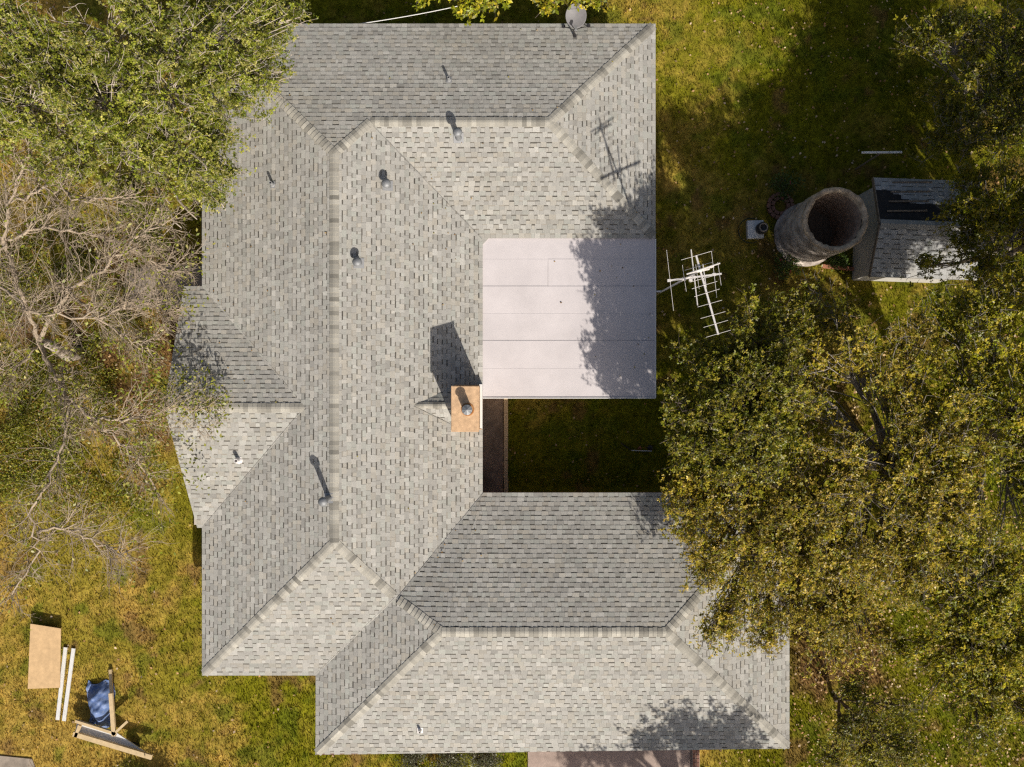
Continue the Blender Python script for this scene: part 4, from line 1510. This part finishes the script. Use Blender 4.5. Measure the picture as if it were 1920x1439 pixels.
def shrub(name, label, c, rad, h, pal, n, leaf, seed, group=None, m='bark_dark', cat='shrub', flowers=None):
    r = np.random.default_rng(seed)
    c = np.asarray(c, float)
    t = thing(name, tuple(c), label, cat, group)
    b = MB()
    ends = []
    for i in range(14):
        a = r.uniform(0, 2 * math.pi)
        rr = rad * math.sqrt(r.random()) * 0.95
        e = c + np.array([rr * math.cos(a), rr * math.sin(a), h * r.uniform(.55, 1.0) * (1 - .4 * rr / rad)])
        b.tube(wobble(bez(c, (c + e) / 2 + np.array([0, 0, .15 * h]), e, 5), .02, r), np.linspace(.018, .006, 5), 4, cap=False)
        ends.append(e)
    b.obj('stem', M[m], t)
    ends = np.array(ends)
    k = r.integers(0, len(ends), n)
    C = ends[k] + r.normal(0, 1, (n, 3)) * np.array([rad * .22, rad * .22, h * .14])
    C[:, 2] = np.maximum(C[:, 2], 0.03)
    cl = r.uniform(.7, 1.2, len(ends))[k]
    leaf_mesh('crown', C, np.full(n, leaf) * r.uniform(.6, 1.3, n), leaf_cols(pal, n, r, cl), t, r)
    if flowers:
        q = ends[r.integers(0, len(ends), flowers)] + r.normal(0, .05, (flowers, 3)) + np.array([0, 0, .06])
        leaf_mesh('blossom', np.repeat(q, 5, 0) + r.normal(0, .02, (flowers * 5, 3)), np.full(flowers * 5, .07), np.tile([[.5, .09, .08]], (flowers * 5, 1)), t, r)
    return t


GREY = [(0.22, 0.22, 0.13), (0.16, 0.17, 0.09), (0.26, 0.24, 0.16), (0.12, 0.13, 0.06)]
for i, (px, r_, lb) in enumerate(((775, .6, 'grey-green shrub under the south eave, leftmost of three'), (842, .66, 'grey-green shrub under the south eave, middle of three'), (905, .6, 'grey-green shrub under the south eave, nearest the driveway'))):
    c = P(px, 1440, 0.6); c[2] = 0
    shrub('silver_shrub', lb, c, r_, 0.75, GREY, 3200, .06, 20 + i, 'shrubs below the south eave')
ROSE = [(0.08, 0.14, 0.02), (0.10, 0.16, 0.025), (0.06, 0.10, 0.02)]
c = P(1472, 345, .4); c[2] = 0
shrub('rose_bush', 'green rose bush with red blooms above the brick planter', c, .5, .9, ROSE, 900, .075, 31, flowers=4)
c = P(1568, 490, .4); c[2] = 0
shrub('bed_plant', 'leafy green plant between the cistern foot and bed edging', c, .35, .7, ROSE, 600, .08, 32)
c = P(1478, 495, .4); c[2] = 0
shrub('rose_bush', 'rose bush with red blooms at the lower left of the cistern', c, .45, .7, ROSE, 800, .075, 33, flowers=6)
c = P(255, 1440, 0) + np.array([0.75, -2.0, 0])
shrub('shadow_shrub', 'round stand-in shrub added below the lower left picture edge to cast a shadow', c, 1.15, 1.9, DEEP, 9000, .12, 34)  # unseen stand-in, added only for its rounded shadow on the lawn
for i, (px, py, r_, n_, lb) in enumerate(((90, 700, 1.0, 4200, 'low green underbrush below the leafless tree trunk'), (40, 790, .9, 3000, 'low underbrush at the left edge under bare limbs'), (215, 560, .7, 1200, 'low green underbrush left of the stoop pavement'), (60, 560, .9, 2600, 'dark underbrush at the left edge below the live oak'), (150, 520, .8, 2000, 'dark underbrush under the live oak fringe'), (130, 860, .9, 2200, 'leafy yellow-green underbrush below the leafless tree, towards the gable'), (40, 900, .8, 1800, 'lowest patch of underbrush along the left picture edge'), (180, 640, .7, 1400, 'underbrush just right of the leafless tree trunk'))):
    c = P(px, py, 0)
    shrub('underbrush', lb, c, r_, .45, DEEP + OLIVE, n_, .07, 40 + i, 'underbrush below the leafless tree')


# ------------------------------------------------------------------ grass blades and fallen leaves
def free_spots(n, r, x0=-18.5, x1=18.5, y0=-14.2, y1=14.2):
    x = r.uniform(x0, x1, n)
    y = r.uniform(y0, y1, n)
    ok = np.ones(n, bool)
    for a, b_, c, d in FOOT:
        ok &= ~((x > a) & (x < c) & (y > b_) & (y < d))
    ok &= np.hypot(x - SC[0], y - SC[1]) > 1.02
    ok &= ~((x < -16.4) & (y < -12.6))
    return x[ok], y[ok]


def grass():
    r = np.random.default_rng(9)
    x, y = free_spots(420000, r)
    n = len(x)
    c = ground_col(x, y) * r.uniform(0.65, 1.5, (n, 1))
    a = r.uniform(0, 2 * math.pi, n)
    w = r.uniform(.010, .020, n)
    h = r.uniform(.03, .10, n) * (0.5 + 1.0 * fbm(x, y, 0.25, 71, 2))
    ln = r.uniform(.02, .07, n)
    a2 = r.uniform(0, 2 * math.pi, n)
    g = -0.03
    V = np.stack([np.stack([x - w * np.cos(a), y - w * np.sin(a), np.full(n, g)], 1),
                  np.stack([x + w * np.cos(a), y + w * np.sin(a), np.full(n, g)], 1),
                  np.stack([x + ln * np.cos(a2), y + ln * np.sin(a2), h], 1)], 1).reshape(-1, 3)
    o = mesh_obj('lawn_grass', V, np.arange(3 * n).reshape(n, 3), M['grass'], None, np.repeat(c, 3, 0))
    tag(o, 'short patchy green and tan lawn grass all around the house', 'grass', kind='stuff')


grass()


def litter():
    r = np.random.default_rng(10)
    x, y = free_spots(44000, r)
    px = x / 29 * FPX + 960
    py = 719.5 - y / 29 * FPX
    d = 0.05 + 0.55 * sstep(1400, 1550, px) * sstep(500, 900, py) + 0.35 * sstep(400, 200, px) * sstep(1000, 800, py) + 0.12 * sstep(1250, 1400, px)
    d *= 0.4 + 1.2 * fbm(x, y, 1.2, 91, 3)
    k = r.random(len(x)) < d
    x, y = x[k], y[k]
    n = len(x)
    C = np.stack([x, y, r.uniform(.02, .06, n)], 1)
    pal = np.array([(0.42, 0.25, 0.12), (0.50, 0.34, 0.18), (0.30, 0.16, 0.07), (0.36, 0.26, 0.10), (0.55, 0.42, 0.28)])
    c = pal[r.integers(0, 5, n)] * r.uniform(.7, 1.2, (n, 1))
    o = leaf_mesh('fallen_leaves', C, r.uniform(.05, .12, n), c, None, r, m='litter', flat=2.5, aspect=.7)
    tag(o, 'scattered tan fallen oak leaves on the lawn', 'leaves', kind='stuff')


litter()


def ground_cover():
    r = np.random.default_rng(12)
    n = 150000
    x, y = r.uniform(-18, -10.2, n), r.uniform(-5.2, 6.0, n)
    px, py = x / 29 * FPX + 960, 719.5 - y / 29 * FPX
    d = sstep(330, 200, px) * sstep(400, 480, py) * sstep(1010, 820, py) * sstep(0.40, 0.56, fbm(x, y, 1.3, 55, 4))
    k = (r.random(n) < d * 0.8) & ~((x > -13.4) & (y > 2.4) & (y < 4.2))
    x, y = x[k], y[k]
    n = len(x)
    C = np.stack([x, y, r.uniform(.03, .30, n) * fbm(x, y, .5, 56, 2) * 1.6], 1)
    pal = np.array(DEEP + OLIVE + [(0.45, 0.30, 0.05), (0.40, 0.22, 0.05)])
    c = pal[r.integers(0, len(pal), n)] * r.uniform(.6, 1.1, (n, 1))
    o = leaf_mesh('ground_cover', C, r.uniform(.05, .10, n), c, None, r, flat=0.8)
    tag(o, 'low tangled green and yellow ground cover under the leafless tree', 'ground cover', kind='stuff')


ground_cover()


def roof_litter():
    r = np.random.default_rng(13)
    C = []
    for cx, cy, sx, sy, n in ((3.6, 2.0, .7, 2.2, 26), (7.0, -5.0, 1.4, 1.2, 40), (-9.2, 0.2, .7, 2.4, 40), (-8.2, 8.6, 1.0, 1.6, 40), (-2.4, 5.9, .9, .9, 14), (-2.4, -4.8, .8, .9, 14), (2.0, 8.0, 4.0, 2.5, 20), (-5, 0, 3.0, 6, 24)):
        for _ in range(n):
            x, y = r.normal(cx, sx), r.normal(cy, sy)
            z = roof_z(x, y)
            if z is None:
                if -0.8 < x < 4.3 and -0.4 < y < 4.4:
                    z = ZF - 0.005
                else:
                    continue
            C.append((x, y, z + 0.035))
    C = np.array(C)
    n = len(C)
    pal = np.array([(0.34, 0.22, 0.08), (0.42, 0.30, 0.14), (0.22, 0.13, 0.05), (0.30, 0.26, 0.06)])
    o = leaf_mesh('roof_leaves', C, r.uniform(.035, .075, n), pal[r.integers(0, 4, n)] * r.uniform(.7, 1.1, (n, 1)), None, r, m='litter', flat=4.0, aspect=.7)
    tag(o, 'few stray dry leaves lying on the roof slopes', 'leaves', kind='stuff')


roof_litter()
